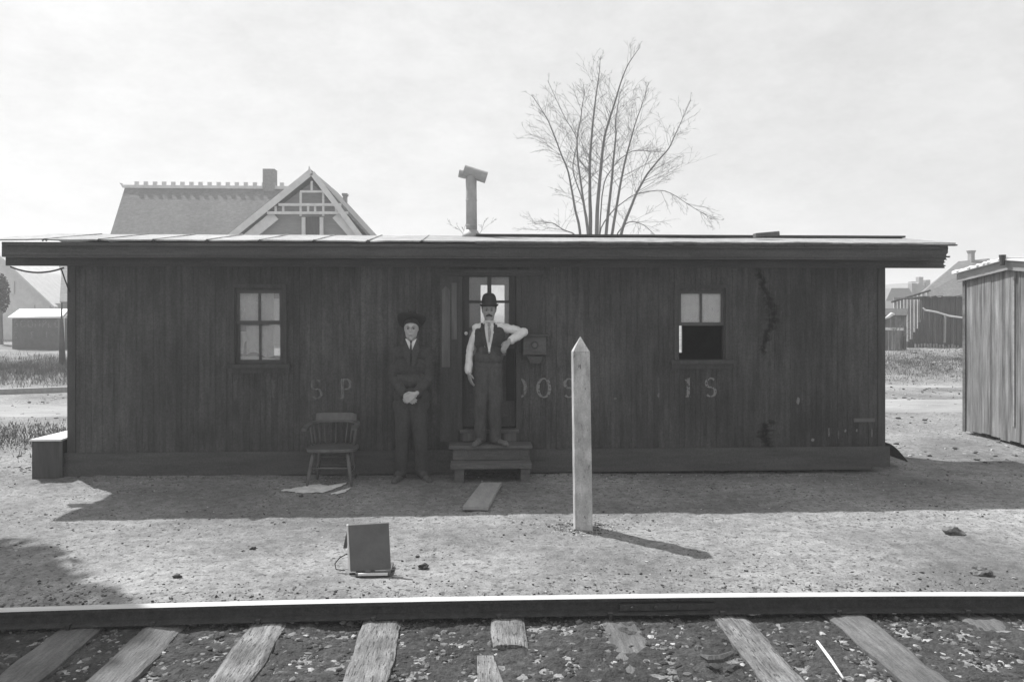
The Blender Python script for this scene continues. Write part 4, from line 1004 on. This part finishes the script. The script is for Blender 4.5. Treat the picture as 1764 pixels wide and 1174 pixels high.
blob('jacket', [(Q(692, 610), .070, Q(725, 610), .070, 1, .85), (Q(696, 630), .098, Q(720, 630), .098, 1, .85), (Q(697, 655), .093, Q(719, 655), .093, 1, .9), (Q(695, 680), .10, Q(721, 680), .10, 1, .9), (Q(694, 698), .10, Q(722, 698), .10, 1, .85),
                (Q(708, 598, .025), .058, Q(708, 604, .02), .075), (sR, .062, eR, .055), (eR, .055, wR.lerp(eR, .12), .043), (sL, .062, eL, .055), (eL, .055, wL.lerp(eL, .12), .043), (Q(697, 606), .06, sR, .062), (Q(719, 606), .06, sL, .062)],
     M['suit'], man2, .006, wr=.013, wscale=12, cut=[((0, 0, Q(708, 708).z), (0, 0, -1))])
blob('trousers', [(h2R, .10, k2R, .072), (k2R, .070, a2R+Vector((0, 0, -.03)), .060), (a2R+Vector((0,0,-.03)), .05, a2R+Vector((-.02,-.06,-.07)), .036), (h2L, .10, k2L, .072), (k2L, .070, a2L+Vector((0, 0, -.03)), .060), (a2L+Vector((0,0,-.03)), .05, a2L+Vector((.03,-.06,-.07)), .036), (Q(700, 690), .09, Q(716, 690), .09, 1, .85)], M['suit'], man2, .006, wr=.014, wscale=11,
     cut=[((0, 0, z2f+.022), (0, 0, -1))])
shoe(a2R, a2R+Vector((-.06, -.24, 0)), man2, z2f, 'shoed'); shoe(a2L, a2L+Vector((.10, -.23, 0)), man2, z2f, 'shoed')
sf = MB(); sf.prism([Q(698.5, 583, -.088), Q(708, 590, -.100), Q(717.5, 583, -.088), Q(719, 590, -.10), Q(709, 603, -.112), Q(707, 603, -.112), Q(698, 590, -.10)], (0, .05, 0)); sf.build('shirt_front', M['white'], man2)
blob('necktie', [(Q(708, 588, -.105), .010, Q(708, 589, -.107), .011), (Q(708, 590, -.112), .007, Q(707.5, 606, -.122), .014, 1, .5)], M['tieb'], man2, .0035)
for s_ in (-1, 1):
    lp_ = MB(); lp_.prism([Q(708+s_*10, 583, -.085), Q(708+s_*15, 600, -.112), Q(708+s_*9, 622, -.122), Q(708+s_*1.5, 634, -.122), Q(708+s_*1.5, 604, -.118)], (0, -.006, 0)); lp_.build('lapel', M['suit'], man2)
# wide hat, pushed back so that the brim stands up round the face
mb = MB(); n = 44; prof_ = [(0, .105), (.04, .108), (.065, .100), (.082, .075), (.090, .03), (.094, .006), (.118, .001), (.156, .003), (.180, .009), (.178, .004), (.154, -.003), (.094, -.005), (.05, -.003), (0, -.003)]
vs = []; fs = []; c = Q(708.5, 554.5, .045); rot = Matrix.Rotation(R(-33), 3, 'X')
for r_, z in prof_:
    for i in range(n):
        a = 2*math.pi*i/n; dx, dy = math.cos(a), math.sin(a); zz = z+(.022*(dx*dx)+.012*math.sin(2*a+.6))*(max(0, r_-.095)/.07)
        if r_ < .07: zz -= .02*math.exp(-(dx*r_/.02)**2)*(1 if z > .05 else 0)
        vs.append(c+rot @ Vector((r_*dx*.84, r_*dy, zz)))
for j in range(len(prof_)-1):
    for i in range(n): fs.append((j*n+i, j*n+(i+1) % n, (j+1)*n+(i+1) % n, (j+1)*n+i))
mb.add(vs, fs); mb.build('hat', M['hat'], man2, smooth=True)
blob('hair', [(hq(-.069, .012, .035), .020, hq(-.068, .02, -.008), .013), (hq(.069, .012, .035), .020, hq(.068, .02, -.008), .013), (hq(-.045, .07, .0), .035, hq(.045, .07, .0), .035)], M['hair'], man2, .005, wr=.003, wscale=80)
blob('hair', [(hq(0,.008,.036), .082*hk2, hq(0,.02,.025), .082*hk2, .92, 1.12)], M['hair'], man2, .005, wr=.004, wscale=60, cut=[(hq(0, -.08, .066), (0, -.55, -1))])

# ------------------------------------------------------------ outhouse at the right
ox = 7.08
oh = empty('outhouse', (ox+.7, 10.0, 0), 'weathered plank outhouse with a low gable at the right edge', 'outhouse')
zb0 = .05; y_f, y_b = 9.06, 11.0
mb = MB(); n = 10; wd = (y_b-y_f)/n
for i in range(n):
    a, b_ = y_f+i*wd, y_f+(i+1)*wd-.006; zt_a = 2.225+.12*(1-abs(((a+b_)/2-10.02)/.97))
    j = random.uniform(-.006, .006); lo = zb0+random.uniform(-.02, .02)
    mb.box(ox+j, ox+.025+j, a, b_, lo, zt_a)
mb.build('side_wall', M['shedwood'], oh)
mb = MB(); mb.box(ox+.03, ox+1.4, y_f, y_f+.025, zb0, 2.18); mb.box(ox+.03, ox+1.4, y_b-.025, y_b, zb0, 2.18); mb.box(ox+1.375, ox+1.4, y_f+.027, y_b-.027, zb0, 2.18); mb.build('wall', M['shedwood'], oh)
MB().box(ox-.014, ox-.002, y_b-.04, y_b+.02, zb0-.03, 2.20).build('corner_board', M['tie2'], oh)
MB().box(ox-.012, ox-.008, 9.93, 9.96, .25, 2.2).build('pale_batten', M['shedtrim'], oh, label='narrow pale batten down the side wall')
mb = MB()
for s0, s1, za, zc in ((y_b+.10, 10.02, 2.186, 2.31), (y_f-.10, 10.02, 2.19, 2.31)):
    mb.prism([(ox-.05, s0, za), (ox-.05, s1, zc), (ox-.05, s1, zc+.125), (ox-.05, s0, za+.115)], (.025, 0, 0))
mb.build('rake_fascia', M['shedtrim'], oh)
mb = MB()
for s0, s1, za, zc in ((y_b+.14, 10.02, 2.305, 2.44), (y_f-.14, 10.02, 2.32, 2.44)):
    mb.prism([(ox-.10, s0, za), (ox-.10, s1, zc), (ox-.10, s1, zc+.02), (ox-.10, s0, za+.02)], (1.6, 0, 0))
mb.build('roof', M['whiteroof'], oh)
mb = MB(); # lumpy pale roofing at the edge
pr = []
random.seed(5)
for i in range(26):
    t = i/25; y = y_b+.13+(10.02-y_b-.13)*t; z = 2.33+(2.465-2.33)*t
    pr.append((Vector((ox-.08+random.uniform(-.01,.01), y, z)), random.uniform(.018, .032), Vector((ox+.2, y, z)), .02))
blob('roof_edge_lumps', pr, M['white'], oh, .012)
MB().tube([(ox-.11, 10.02, 2.37), (ox-.11, 10.02, 2.51)], [.03, .045], 8).build('ridge_knob', M['pole'], oh)
for y in (y_f+.1, y_b-.15): MB().box(ox+.1, ox+.3, y-.08, y+.08, -.1, zb0-.005).build('corner_block', M['brick'], oh)
# scrap of felt beside the shack's right corner
mb = MB(); vs = []; fs = []
for i in range(9):
    t = i/8; a = t*1.35; x = XR+.07+.30*t; z = .27*math.cos(a)**1.2+.01 if a < 1.56 else .01
    for y in (8.62, 9.05): vs.append((x, y+.05*t, z))
for i in range(8): fs.append((2*i, 2*i+1, 2*i+3, 2*i+2))
mb.add(vs, fs); o = mb.build('felt_scrap', M['felt'], smooth=True); so = o.modifiers.new('thickness', 'SOLIDIFY'); so.thickness = .008
tag(o, 'curled dark sheet of roofing felt leaning at the right corner of the shack', 'roofing scrap')

# ------------------------------------------------------------ bare tree behind
def tree(name, base, stems, D, label, twigs, sc=1.0, seed=1):
    """multi-stemmed leafless tree; stems given as photo polylines at distance D"""
    rnd = random.Random(seed); tr = empty(name, base, label, 'tree'); st_, br = MB(), MB()
    def grow(p, d, L, r, lev, droop):
        pts = [p]; rs = [r]; n = 7 if lev < 2 else 5; d = d.normalized(); d0 = d.copy()
        for i in range(n):
            d = (d+Vector((rnd.gauss(0, .09), rnd.gauss(0, .09), rnd.gauss(0, .07)))+Vector((0, 0, droop*(.10-.05*i)))).normalized()
            p = p+d*L/n; pts.append(p); rs.append(max(r*(1-(i+1)/n*.85), .0028))
        br.tube(pts, rs, 5 if lev < 1 else 3, cap=False)
        if lev < 2:
            m = int((5, 4)[lev]*max(.6, min(1.4, L)))
            for k in range(m):
                i = rnd.uniform(.25, .98)*n; a = int(i); a = min(a, n-1); q_ = pts[a].lerp(pts[a+1], i-a); ax = (pts[a+1]-pts[a]).normalized()
                side = Vector((rnd.gauss(0, 1), rnd.gauss(0, 1), rnd.gauss(0, .6))); side = (side-ax*side.dot(ax)).normalized()
                grow(q_, ax*.85+side*.6+Vector((0, 0, .1)), L*rnd.uniform(.25, .45), max(rs[a]*.5, .004), lev+1, droop)
    for pts_px, r0, r1, nb in stems:
        dep = rnd.uniform(-1.0, 1.0)*sc; base_p = [P(a, b, D) for a, b in pts_px]; pts = []
        # run the stem to the ground
        g0 = Vector(base)+(base_p[0]-Vector(base))*.25; g0.z = gz(g0.x, g0.y)-.1; ctrl = [g0]+base_p
        for i, c_ in enumerate(ctrl): ctrl[i] = c_+Vector((0, dep*i/len(ctrl)*1.5, 0))
        for a, b in zip(ctrl, ctrl[1:]):
            for k in range(5): pts.append(a.lerp(b, k/5)+Vector((rnd.gauss(0, .02), rnd.gauss(0, .02), 0))*sc)
        pts.append(ctrl[-1]); N_ = len(pts)
        # soften the corners
        for _ in range(2): pts = [pts[0]]+[(pts[i-1]+pts[i]*2+pts[i+1])/4 for i in range(1, N_-1)]+[pts[-1]]
        rs = [.88*(r0+(r1-r0)*(i/(N_-1))**.7) for i in range(N_)]
        st_.tube(pts, rs, 8, cap=False)
        for k in range(int(nb*2.9)):
            f = rnd.uniform(.30, 1.0)**.9*(N_-1); a = min(int(f), N_-2); q_ = pts[a].lerp(pts[a+1], f-a); ax = (pts[a+1]-pts[a]).normalized(); t = f/(N_-1)
            hor = Vector((rnd.choice((-1, 1))*rnd.uniform(.5, 1) + (q_.x-base[0])*.12, rnd.gauss(0, .7), 0)).normalized()
            grow(q_, ax*(.5+.4*t)+hor*(1.0-.45*t), (2.0*(1-t)**.75+.32)*rnd.uniform(.25, 1.08)*sc, max(rs[a]*.24, .006*sc), 0, -.25 if t < .45 else .5)
    st_.build('trunk', M['barkt'], tr, smooth=True); br.build('crown', M['barkt'], tr, smooth=True)
    return tr
def z5(pts): return [(860+x/3.09, 60+y/3.09) for x, y in pts]
DT = 24.0
bt = P(1020, 500, DT); bt.z = gz(bt.x, bt.y)
tree('bare_tree', bt, [
    (z5([(430,1065),(395,920),(360,740),(290,560),(240,450),(165,355)]), .065, .008, 11),
    (z5([(478,1065),(440,860),(405,590),(440,410),(450,300)]), .07, .008, 10),
    (z5([(490,1065),(485,860),(487,620),(510,380),(535,230),(548,95)]), .10, .008, 13),
    (z5([(515,1065),(520,820),(545,560),(590,400),(650,210),(720,115)]), .10, .008, 13),
    (z5([(565,1065),(590,760),(605,560),(600,480),(625,330)]), .08, .008, 9),
    (z5([(598,1065),(650,760),(690,590),(735,440),(790,260)]), .075, .008, 10),
    (z5([(640,1065),(720,860),(780,740),(880,630),(930,540),(1005,360)]), .075, .008, 12),
    (z5([(470,1000),(430,860),(370,740),(405,580),(330,480),(240,300)]), .035, .007, 7),
    (z5([(520,1050),(600,930),(700,860),(850,840),(1000,945),(1080,1005)]), .03, .006, 8),
    (z5([(425,1060),(350,1030),(300,985),(200,990)]), .04, .008, 6),
    (z5([(620,1060),(700,985),(780,1000),(860,1070)]), .035, .008, 6),
    (z5([(545,800),(620,680),(700,620),(830,630)]), .03, .008, 6),
    ], DT, 'large leafless many stemmed tree rising behind the shack roof', 3, 1.0, 4)
bt2 = P(810, 500, 20.0); bt2.z = gz(bt2.x, bt2.y)
tree('bare_sapling', bt2, [([(803, 410), (793, 397), (787, 388)], .012, .004, 2), ([(822, 410), (830, 395), (835, 378)], .012, .004, 2)],
     20.0, 'thin leafless sapling showing either side of the stovepipe foot', 2, .35, 9)

# ------------------------------------------------------------ house with the ornate gable behind, left
HY = 30.0
ho = empty('gabled_house', P(420, 600, HY+2), 'large house behind the shack with crested shingle roof and ornate timbered gable', 'house')
def hz(px, py, Y): return P(px, py, Y)
apx = hz(534, 296, HY)
bl_, br_ = hz(390, 413, HY), hz(640, 413, HY); xa = apx.x
half = 3.1; slopeL = (apx.z-bl_.z)/(apx.x-bl_.x); slopeR = (apx.z-br_.z)/(br_.x-apx.x)
ez = 2.9; xl_e, xr_e = apx.x-(apx.z-ez)/slopeL, apx.x+(apx.z-ez)/slopeR
# gable wall, set back under the roof
mb = MB(); mb.prism([(xl_e+.5, HY+.30, .3), (xr_e-.5, HY+.30, .3), (xr_e-.5, HY+.30, ez+.3), (xa, HY+.30, apx.z-.35), (xl_e+.5, HY+.30, ez+.3)], (0, 6.5, 0)); mb.build('wall', M['housewall'], ho)
depth = 6.0
mb = MB()
for xe in (xl_e, xr_e):
    mb.prism([(xe, HY, ez), (xa, HY, apx.z), (xa, HY, apx.z+.12), (xe+(-.12 if xe < xa else .12), HY, ez+.02)], (0, depth, 0))
groof = mb.build('gable_roof', M['shingle'], ho)
# main roof with hipped left end
ryh = HY+4.2; rz_ = hz(350, 324, ryh).z; mx0 = hz(215, 320, ryh).x; mx1 = hz(505, 324, ryh).x; exl = hz(186, 413, HY+.9).x
ef = ez-.2; slope = (rz_-ef)/(4.2-.6)
fl = hz(187, 411, HY+2.2); ex_ = fl.x-(fl.z-ef)*(mx0-fl.x)/(rz_-fl.z)
mb = MB(); vs = [(ex_, HY+.6, ef), (mx1+.35, HY+.6, ef), (mx1+.35, ryh, rz_), (mx0, ryh, rz_), (mx0, ryh+.1, rz_), (mx1+.35, ryh+3.6, ef), (ex_, ryh+3.6, ef)]
mb.add(vs, [(0,1,2,3), (3,2,5,6), (0,3,6), (0,6,5,1)]); mb.build('main_roof', M['shingle'], ho)
MB().box(ex_+.5, mx1, HY+1.1, HY+7.3, .3, ef+.3).build('main_wall', M['housewall'], ho)
mb = MB(); mb.box(mx0-.03, mx1, ryh-.05, ryh+.05, rz_-.02, rz_+.11); x = mx0+.42
while x < mx1-.3: mb.box(x, x+.17, ryh-.04, ryh+.04, rz_+.112, rz_+.26); x += .385
mb.build('ridge_cresting', M['housetrim'], ho)
MB().tube([(mx0-.05, ryh, rz_+.02), (mx0-.14, ryh, rz_+.16), (mx0-.22, ryh, rz_+.2)], [.06, .05, .02], 6).build('ridge_finial', M['housetrim'], ho)
cp0, cp1 = hz(453, 292, ryh+.1), hz(477, 322, ryh+.1)
MB().box(cp0.x+.04, cp1.x-.06, ryh-.1, ryh+.4, cp1.z-.6, cp0.z).build('chimney', M['brick'], ho)
cp0, cp1 = hz(592, 338, HY+5), hz(598, 362, HY+5)
mb = MB(); mb.box(cp0.x, cp1.x, HY+4.8, HY+5.1, cp1.z-2, cp0.z); mb.box(cp0.x-.04, cp1.x+.04, HY+4.76, HY+5.14, cp0.z+.002, cp0.z+.1); mb.build('chimney', M['brick'], ho, label='slim chimney behind the right slope of the gable')
# barge boards and stick-work
def bb(a, b, w, dy, name='stickwork', d=.06):
    p_, q_ = hz(a[0], a[1], HY+dy), hz(b[0], b[1], HY+dy); k = MB(); k.bar(p_, q_, d, w, up=(0,1,0) if False else (0,0,1)) if abs(p_.x-q_.x) > abs(p_.z-q_.z)*.01 and False else None
    a_ = (q_-p_).normalized(); nrm = Vector((-a_.z, 0, a_.x)); k.obox((p_+q_)/2, a_*(q_-p_).length/2, nrm*w/2, (0, d/2, 0)); return k.build(name, M['housetrim'], ho)
bb((536, 296), (392, 412), .24, -.08, 'barge_board'); bb((538, 298), (624, 412), .20, -.08, 'barge_board')
bb((474, 371), (424, 412), .38, .10); bb((578, 371), (614, 412), .30, .10)
bb((460, 366.5), (600, 366.5), .10, -.02); bb((480, 352.5), (588, 352.5), .10, -.02); bb((517, 330), (562, 330), .08, -.02)
for x, a, b in ((518, 331, 372), (557, 331, 372), (475, 355, 366), (488, 355, 366), (531, 355, 366), (543, 355, 366), (579, 355, 366), (537, 312, 330)): bb((x, a), (x, b), .08, .03)
bb((523, 374), (523, 412), .14, .14); bb((554, 374), (554, 412), .14, .14)
pn = MB(); pn.prism([hz(526, 373, HY+.24), hz(552, 373, HY+.24), hz(552, 413, HY+.24), hz(526, 413, HY+.24)], (0, .05, 0)); pn.build('window', M['darkwood'], ho)
MB().tube([hz(533.5, 298, HY), hz(533, 292, HY), hz(532.5, 286, HY)], [.09, .05, .015], 8).build('gable_finial', M['housetrim'], ho)

# ------------------------------------------------------------ left background
# pale house with a broad gable
LY = 34.0
lh = empty('pale_house', P(20, 600, LY), 'pale hazy house with a long slanting roof at the far left', 'house')
mb = MB(); mb.prism([P(-60, 600, LY), P(86, 600, LY), P(86, 522, LY), P(28, 466, LY), P(-60, 400, LY)], (0, 6, 0)); mb.build('wall', M['housetrim'], lh)
mb = MB(); mb.prism([P(-60, 384, LY-.3), P(94, 528, LY-.3), P(94, 532, LY-.3), P(-60, 391, LY-.3)], (0, .3, 0)); mb.build('barge_board', M['housetrim'], lh)
mb = MB(); mb.prism([P(40, 436, LY+6.2), P(180, 434, LY+6.2), P(180, 524, LY+.9), P(88, 523, LY+.9)], (0, .02, .1)); mb.build('roof', M['shingle'], lh)
MB().box(P(90, 600, LY+1.5).x, P(185, 600, LY+1.5).x, LY+1.5, LY+7, .3, P(90, 524, LY+1.5).z).build('wing_wall', M['housetrim'], lh)
wn = MB(); wn.prism([P(15, 506, LY-.02), P(25, 506, LY-.02), P(25, 484, LY-.02), P(15, 484, LY-.02)], (0, -.05, 0)); wn.build('window', M['curtain'], lh)
wn = MB(); wn.prism([P(48, 534, LY-.02), P(60, 534, LY-.02), P(60, 525, LY-.02), P(48, 525, LY-.02)], (0, -.05, 0)); wn.build('window', M['curtain'], lh)
# shed with bright roof and painted lettering on its wall
SY = 27.0
sh = empty('sign_shed', P(65, 592, SY), 'low shed with a bright tin roof and white lettering on its dark wall', 'shed')
a, b = P(21, 548.5, SY), P(108, 547, SY); zb_ = gz(a.x, SY)-.1
MB().box(a.x, b.x, SY, SY+1.9, zb_, a.z).build('wall', M['signwall'], sh)
c, d = P(34, 534, SY+1.4), P(119, 534, SY+1.4)
mb = MB(); mb.prism([a+Vector((-.08, -.12, .0)), b+Vector((.05, -.12, 0)), d, c], (0, 0, .05)); mb.build('roof', M['whiteroof'], sh)
mb = MB(); mb.prism([b+Vector((.002, .02, -.01)), d+Vector((0, 0, -.02)), Vector((d.x, d.y, zb_)), Vector((b.x+.002, b.y+.02, zb_))], (.04, 0, 0)); mb.build('end_wall', M['housetrim'], sh)
lt_ = MB(); px = 23.5
for ch_ in 'SCOMPLC':
    q_ = P(px, 563, SY-.012); letter(lt_, ch_, (q_.x, q_.z), .23, .95, .055, .04, SY-.012); px += 12.2 if ch_ != 'P' else 10
for ch_, px in (('E', 23), ('F', 53), ('I', 79)):
    q_ = P(px, 582, SY-.012); letter(lt_, ch_, (q_.x, q_.z), .2, .8, .045, .03, SY-.012)
lt_.build('painted_lettering', M['paint'], sh)
# pole
g_ = P(108, 612, 22.0); g_.z = gz(g_.x, 22.0)
pl_ = empty('pole', g_, 'dark leaning wooden pole in front of the lettered shed', 'pole')
MB().tube([g_+Vector((0, 0, -.1)), P(105, 549, 22)], [.085, .06], 10).build('shaft', M['pole'], pl_, smooth=True)
MB().tube([P(106, 549, 22), P(106.5, 521, 22)], [.022, .018], 8).build('iron_rod', M['pole'], pl_)
# conifer
ct = empty('dark_conifer', P(2, 600, 30), 'dark round bushy conifer cut by the left edge', 'tree')
def crown(mb, c, rx, rz2, n, s):
    for i in range(n):
        v = Vector((random.gauss(0, 1), random.gauss(0, 1), random.gauss(0, 1))).normalized()*random.random()**.4
        p_ = Vector(c)+Vector((v.x*rx, v.y*rx, v.z*rz2)); d1 = Vector((random.gauss(0,1), random.gauss(0,1), random.gauss(0,1))).normalized(); d2 = d1.orthogonal().normalized()
        mb.add([p_-d1*s, p_+d2*s*.5, p_+d1*s, p_-d2*s*.5], [(0,1,2,3)])
c_ = P(1, 506, 30); mb = MB(); crown(mb, c_, .3, .75, 900, .07); mb.build('crown', M['evergreen'], ct)
MB().tube([(c_.x, 30, gz(c_.x, 30)-.1), (c_.x, 30, c_.z)], [.1, .04], 8).build('trunk', M['barkt'], ct)
# long timber lying on the bank
a, b = G0(-40, 681), G0(118, 675)
for v in (a, b): v.z = .06
tag(MB().bar(a, b, .14, .12).build('long_timber', M['plank']), 'long pale timber lying on the ground beyond the left end of the shack', 'timber')
# unseen evergreen added off to the left to shade the near yard corner
et = empty('added_shade_tree', (-7.7, 8.3, 0), 'unseen broad evergreen added beyond the left edge to shade the yard', 'tree')
mb = MB()
for i in range(26):
    v = Vector((random.gauss(0, 1), random.gauss(0, 1), random.gauss(0, .8))).normalized()*random.random()**.5
    crown(mb, (-7.75+v.x*1.1, 8.3+v.y*1.1, 7.2+v.z*1.2), .8, .8, 650, .13)
mb.build('crown', M['evergreen'], et)
MB().tube([(-7.7, 8.3, -.1), (-7.75, 8.25, 3), (-7.7, 8.3, 7.2)], [.2, .15, .05], 12).build('trunk', M['barkt'], et, smooth=True)

# ------------------------------------------------------------ right background
# steep roofed house
HY2 = 36.0
rh = empty('steep_roofed_house', P(1650, 600, HY2), 'house with a tall steep grey roof and chimney behind the dark sheds at the right', 'house')
mb = MB(); q4 = [P(1575, 516, HY2), P(1760, 516, HY2), P(1704, 445, HY2+3), P(1651, 450, HY2+3)]
mb.add(q4+[P(1570, 516, HY2+7), P(1765, 516, HY2+7)], [(0,1,2,3), (0,3,4), (1,5,2), (3,2,5,4), (0,4,5,1)]); mb.build('roof', M['shingle'], rh)
w0, w1_ = P(1582, 516, HY2+.4), P(1750, 516, HY2+.4); MB().box(w0.x, w1_.x, HY2+.4, HY2+6.5, .3, w0.z-.02).build('wall', M['housewall'], rh)
c0, c1 = P(1669, 437, HY2+3), P(1675, 452, HY2+3)
mb = MB(); mb.box(c0.x, c1.x, HY2+2.8, HY2+3.1, c1.z-.4, c0.z); mb.prism([(c0.x, HY2+2.8, c0.z+.002), (c1.x, HY2+2.8, c0.z+.002), (c1.x+.08, HY2+2.8, c0.z+.16), (c0.x-.08, HY2+2.8, c0.z+.16)], (0, .3, 0)); mb.build('chimney', M['brick'], rh)
# far pale houses
for (pts, roofp, Yd, lab) in (
    ((1527, 1560, 497, 540), [(1524, 522), (1536, 496), (1566, 496), (1578, 516)], 60.0, 'small pale distant house with a plain gable next to the shack corner'),
    ((1572, 1600, 500, 540), [(1566, 512), (1570, 498), (1584, 486), (1604, 500), (1606, 512)], 75.0, 'taller pale distant house with small chimneys beyond the steep roof')):
    fh = empty('distant_house', P(pts[0]+12, 560, Yd), lab, 'house', 'pale houses in the distance')
    a, b = P(pts[0], roofp[0][1]-2, Yd), P(pts[1]+10, 540, Yd); MB().box(a.x, b.x, Yd, Yd+6, .2, a.z).build('wall', M['housetrim'], fh)
    mb = MB(); mb.prism([P(x_, y_, Yd-.4) for x_, y_ in roofp], (0, 6.6, 0)); mb.build('roof', M['housewall'], fh)
    for x_, top in (((1584, 477), (1596, 482), (1571, 485)) if Yd > 70 else ((1572, 488),)):
        a = P(x_, top, Yd+2); MB().box(a.x-.22, a.x+.22, Yd+1.7, Yd+2.3, a.z-2.5, a.z).build('chimney', M['brick'], fh)
# open-slatted lean-to
TY = 31.0
ls = empty('slatted_lean_to', P(1570, 600, TY), 'pale slatted lean-to with a sloping top running towards the dark barn', 'shed')
mb = MB(); x = 1540
while x < 1600:
    a, b = P(x, 524, TY), P(x, 524-(x-1540)*.27-6, TY); mb.box(a.x, a.x+.11*random.uniform(.7, 1.1), TY, TY+.04, gz(a.x, TY), b.z); x += random.choice((5.5, 6, 7.5))
mb.build('slats', M['housetrim'], ls)
mb = MB(); mb.bar(P(1536, 520, TY-.05), P(1602, 500, TY-.05), .10, .07); mb.build('top_rail', M['pole'], ls)
MB().box(P(1540, 500, TY+1.2).x, P(1602, 500, TY+1.2).x, TY+1.2, TY+1.26, .3, P(1570, 512, TY+1.2).z).build('back_wall', M['housewall'], ls)
# dark barn of upright boards
NY = 29.0
ba = empty('dark_board_shed', P(1620, 600, NY), 'dark ramshackle shed of upright boards behind the outhouse', 'shed')
mb = MB(); x = P(1588, 500, NY).x; xe = P(1725, 500, NY).x
while x < xe:
    w = random.uniform(.12, .2); mb.box(x, x+w-.012, NY+random.uniform(-.02, .02), NY+.05, gz(x, NY)-.1, P(1640, 511+random.uniform(-2, 2), NY).z); x += w
mb.build('board_wall', M['darkwood'], ba)
MB().box(P(1588, 500, NY).x, xe, NY+.08, NY+.12, .2, P(1640, 512, NY).z-.05).build('lining', M['black'], ba)
mb = MB(); x = P(1585, 500, NY).x
while x < xe: w = random.uniform(.2, .5); z = P(1640, 510, NY).z; mb.prism([(x, NY-.25, z-.05+random.uniform(-.03, .03)), (x+w-.02, NY-.25, z-.02+random.uniform(-.03, .03)), (x+w-.02, NY+1.8, z-.1), (x, NY+1.8, z-.1)], (0, 0, .03)); x += w
mb.build('roof', M['darkwood'], ba)
# dark paling fence in front, its left end sloping, and a stack of picket tips at its foot
FYY = 26.5
fe = empty('paling_fence', P(1610, 600, FYY), 'black paling fence with a sagging top rail in front of the dark shed', 'fence')
mb = MB(); px = 1563
while px < 1675:
    top = (590-(px-1563)*1.75) if px < 1590 else (533+(px-1590)*.24)
    top = max(top, 531); a = P(px, 602, FYY); t_ = P(px, top+random.uniform(-2, 2), FYY); w = random.uniform(.07, .11); mb.box(a.x, a.x+w, FYY+random.uniform(-.02, .02), FYY+.04, gz(a.x, FYY)-.05, t_.z); px += 4.9*random.uniform(.9, 1.15)
mb.build('palings', M['darkwood'], fe)
mb = MB(); mb.tube([P(1590, 530, FYY-.08), P(1594, 534, FYY-.08), P(1612, 537, FYY-.08), P(1635, 544, FYY-.08), P(1672, 549, FYY-.08)], [.02, .035, .03, .035, .03], 7); mb.build('top_rail', M['housetrim'], fe)
mb = MB()
for i in range(15):
    px = 1576+i*5.2; a = P(px, 596, FYY-.1); mb.box(a.x, a.x+.045, FYY-.12, FYY-.08, gz(a.x, FYY), a.z+random.uniform(0, .1))
mb.build('broken_picket', M['plank'], fe)
MB().bar(P(1628, 542, FYY-.06), P(1627, 590, FYY-.06), .07, .05).build('pale_upright', M['plank'], fe)
# low pale fence nearer the shack
LYF = 25.5
lf = empty('low_board_fence', P(1540, 600, LYF), 'low grey board fence with a white top rail at the shack corner', 'fence')
mb = MB(); px = 1500
while px < 1557: a = P(px, 600, LYF); mb.box(a.x, a.x+.10, LYF, LYF+.03, gz(a.x, LYF)-.05, P(px, 568, LYF).z); px += 6.2
mb.build('boards', M['shedwood'], lf); MB().bar(P(1500, 565, LYF-.03), P(1558, 567, LYF-.03), .06, .09).build('top_rail', M['white'], lf)
MB().bar(P(1558, 601, LYF-.03), P(1558, 562, LYF-.03), .09, .09).build('post', M['pole'], lf)
# dark roofed pen behind it with brush heap
pe = empty('dark_pen', P(1540, 560, 28), 'low dark roofed pen behind the low board fence', 'shed')
mb = MB(); a, b = P(1505, 545, 28), P(1562, 533, 28); mb.box(a.x, b.x, 28, 29.5, .3, a.z); mb.build('wall', M['shedwood'], pe)
MB().prism([P(1505, 545, 27.9), P(1562, 545, 27.9), P(1565, 533, 29.5), P(1505, 533, 29.5)], (0, 0, .05)).build('roof', M['felt'], pe)
rg = MB(); rg.tube([P(1525, 548, 26.5), P(1531, 545, 26.5), P(1536, 541, 26.5), P(1541, 541, 26.5)], [.03, .06, .07, .03], 8)
tag(rg.build('white_rag', M['white'], smooth=True), 'white rag thrown over the brush behind the low fence', 'rag')
bp_ = P(1541, 597, 24.8); bp_.z = gz(bp_.x, 24.8)
tree('bare_bush', bp_, [([(1541, 590), (1542, 578), (1538, 560), (1539, 545)], .025, .01, 7), ([(1541, 592), (1538, 580), (1530, 570)], .02, .008, 4), ([(1541, 592), (1545, 570), (1550, 555)], .02, .008, 4)], 24.8, 'small leafless bush beside the low board fence', 2, .35, 3)

# ------------------------------------------------------------ hazy air
hzb = MB().box(-405, 405, -105, 485, -1.8, 14); hob = hzb.build('haze', [])
vm = bpy.data.materials.new('pale_haze'); vm.use_nodes = True; t = vm.node_tree; t.nodes.clear()
pv = t.nodes.new('ShaderNodeVolumePrincipled'); pv.inputs['Density'].default_value = .0036; pv.inputs['Color'].default_value = (.93, .93, .93, 1); pv.inputs['Anisotropy'].default_value = .3
oo = t.nodes.new('ShaderNodeOutputMaterial'); t.links.new(pv.outputs[0], oo.inputs['Volume'])
hob.data.materials.append(vm); tag(hob, 'thin pale haze lying over the whole scene', 'haze', kind='stuff')
S.cycles.volume_bounces = 1; S.cycles.max_bounces = 8
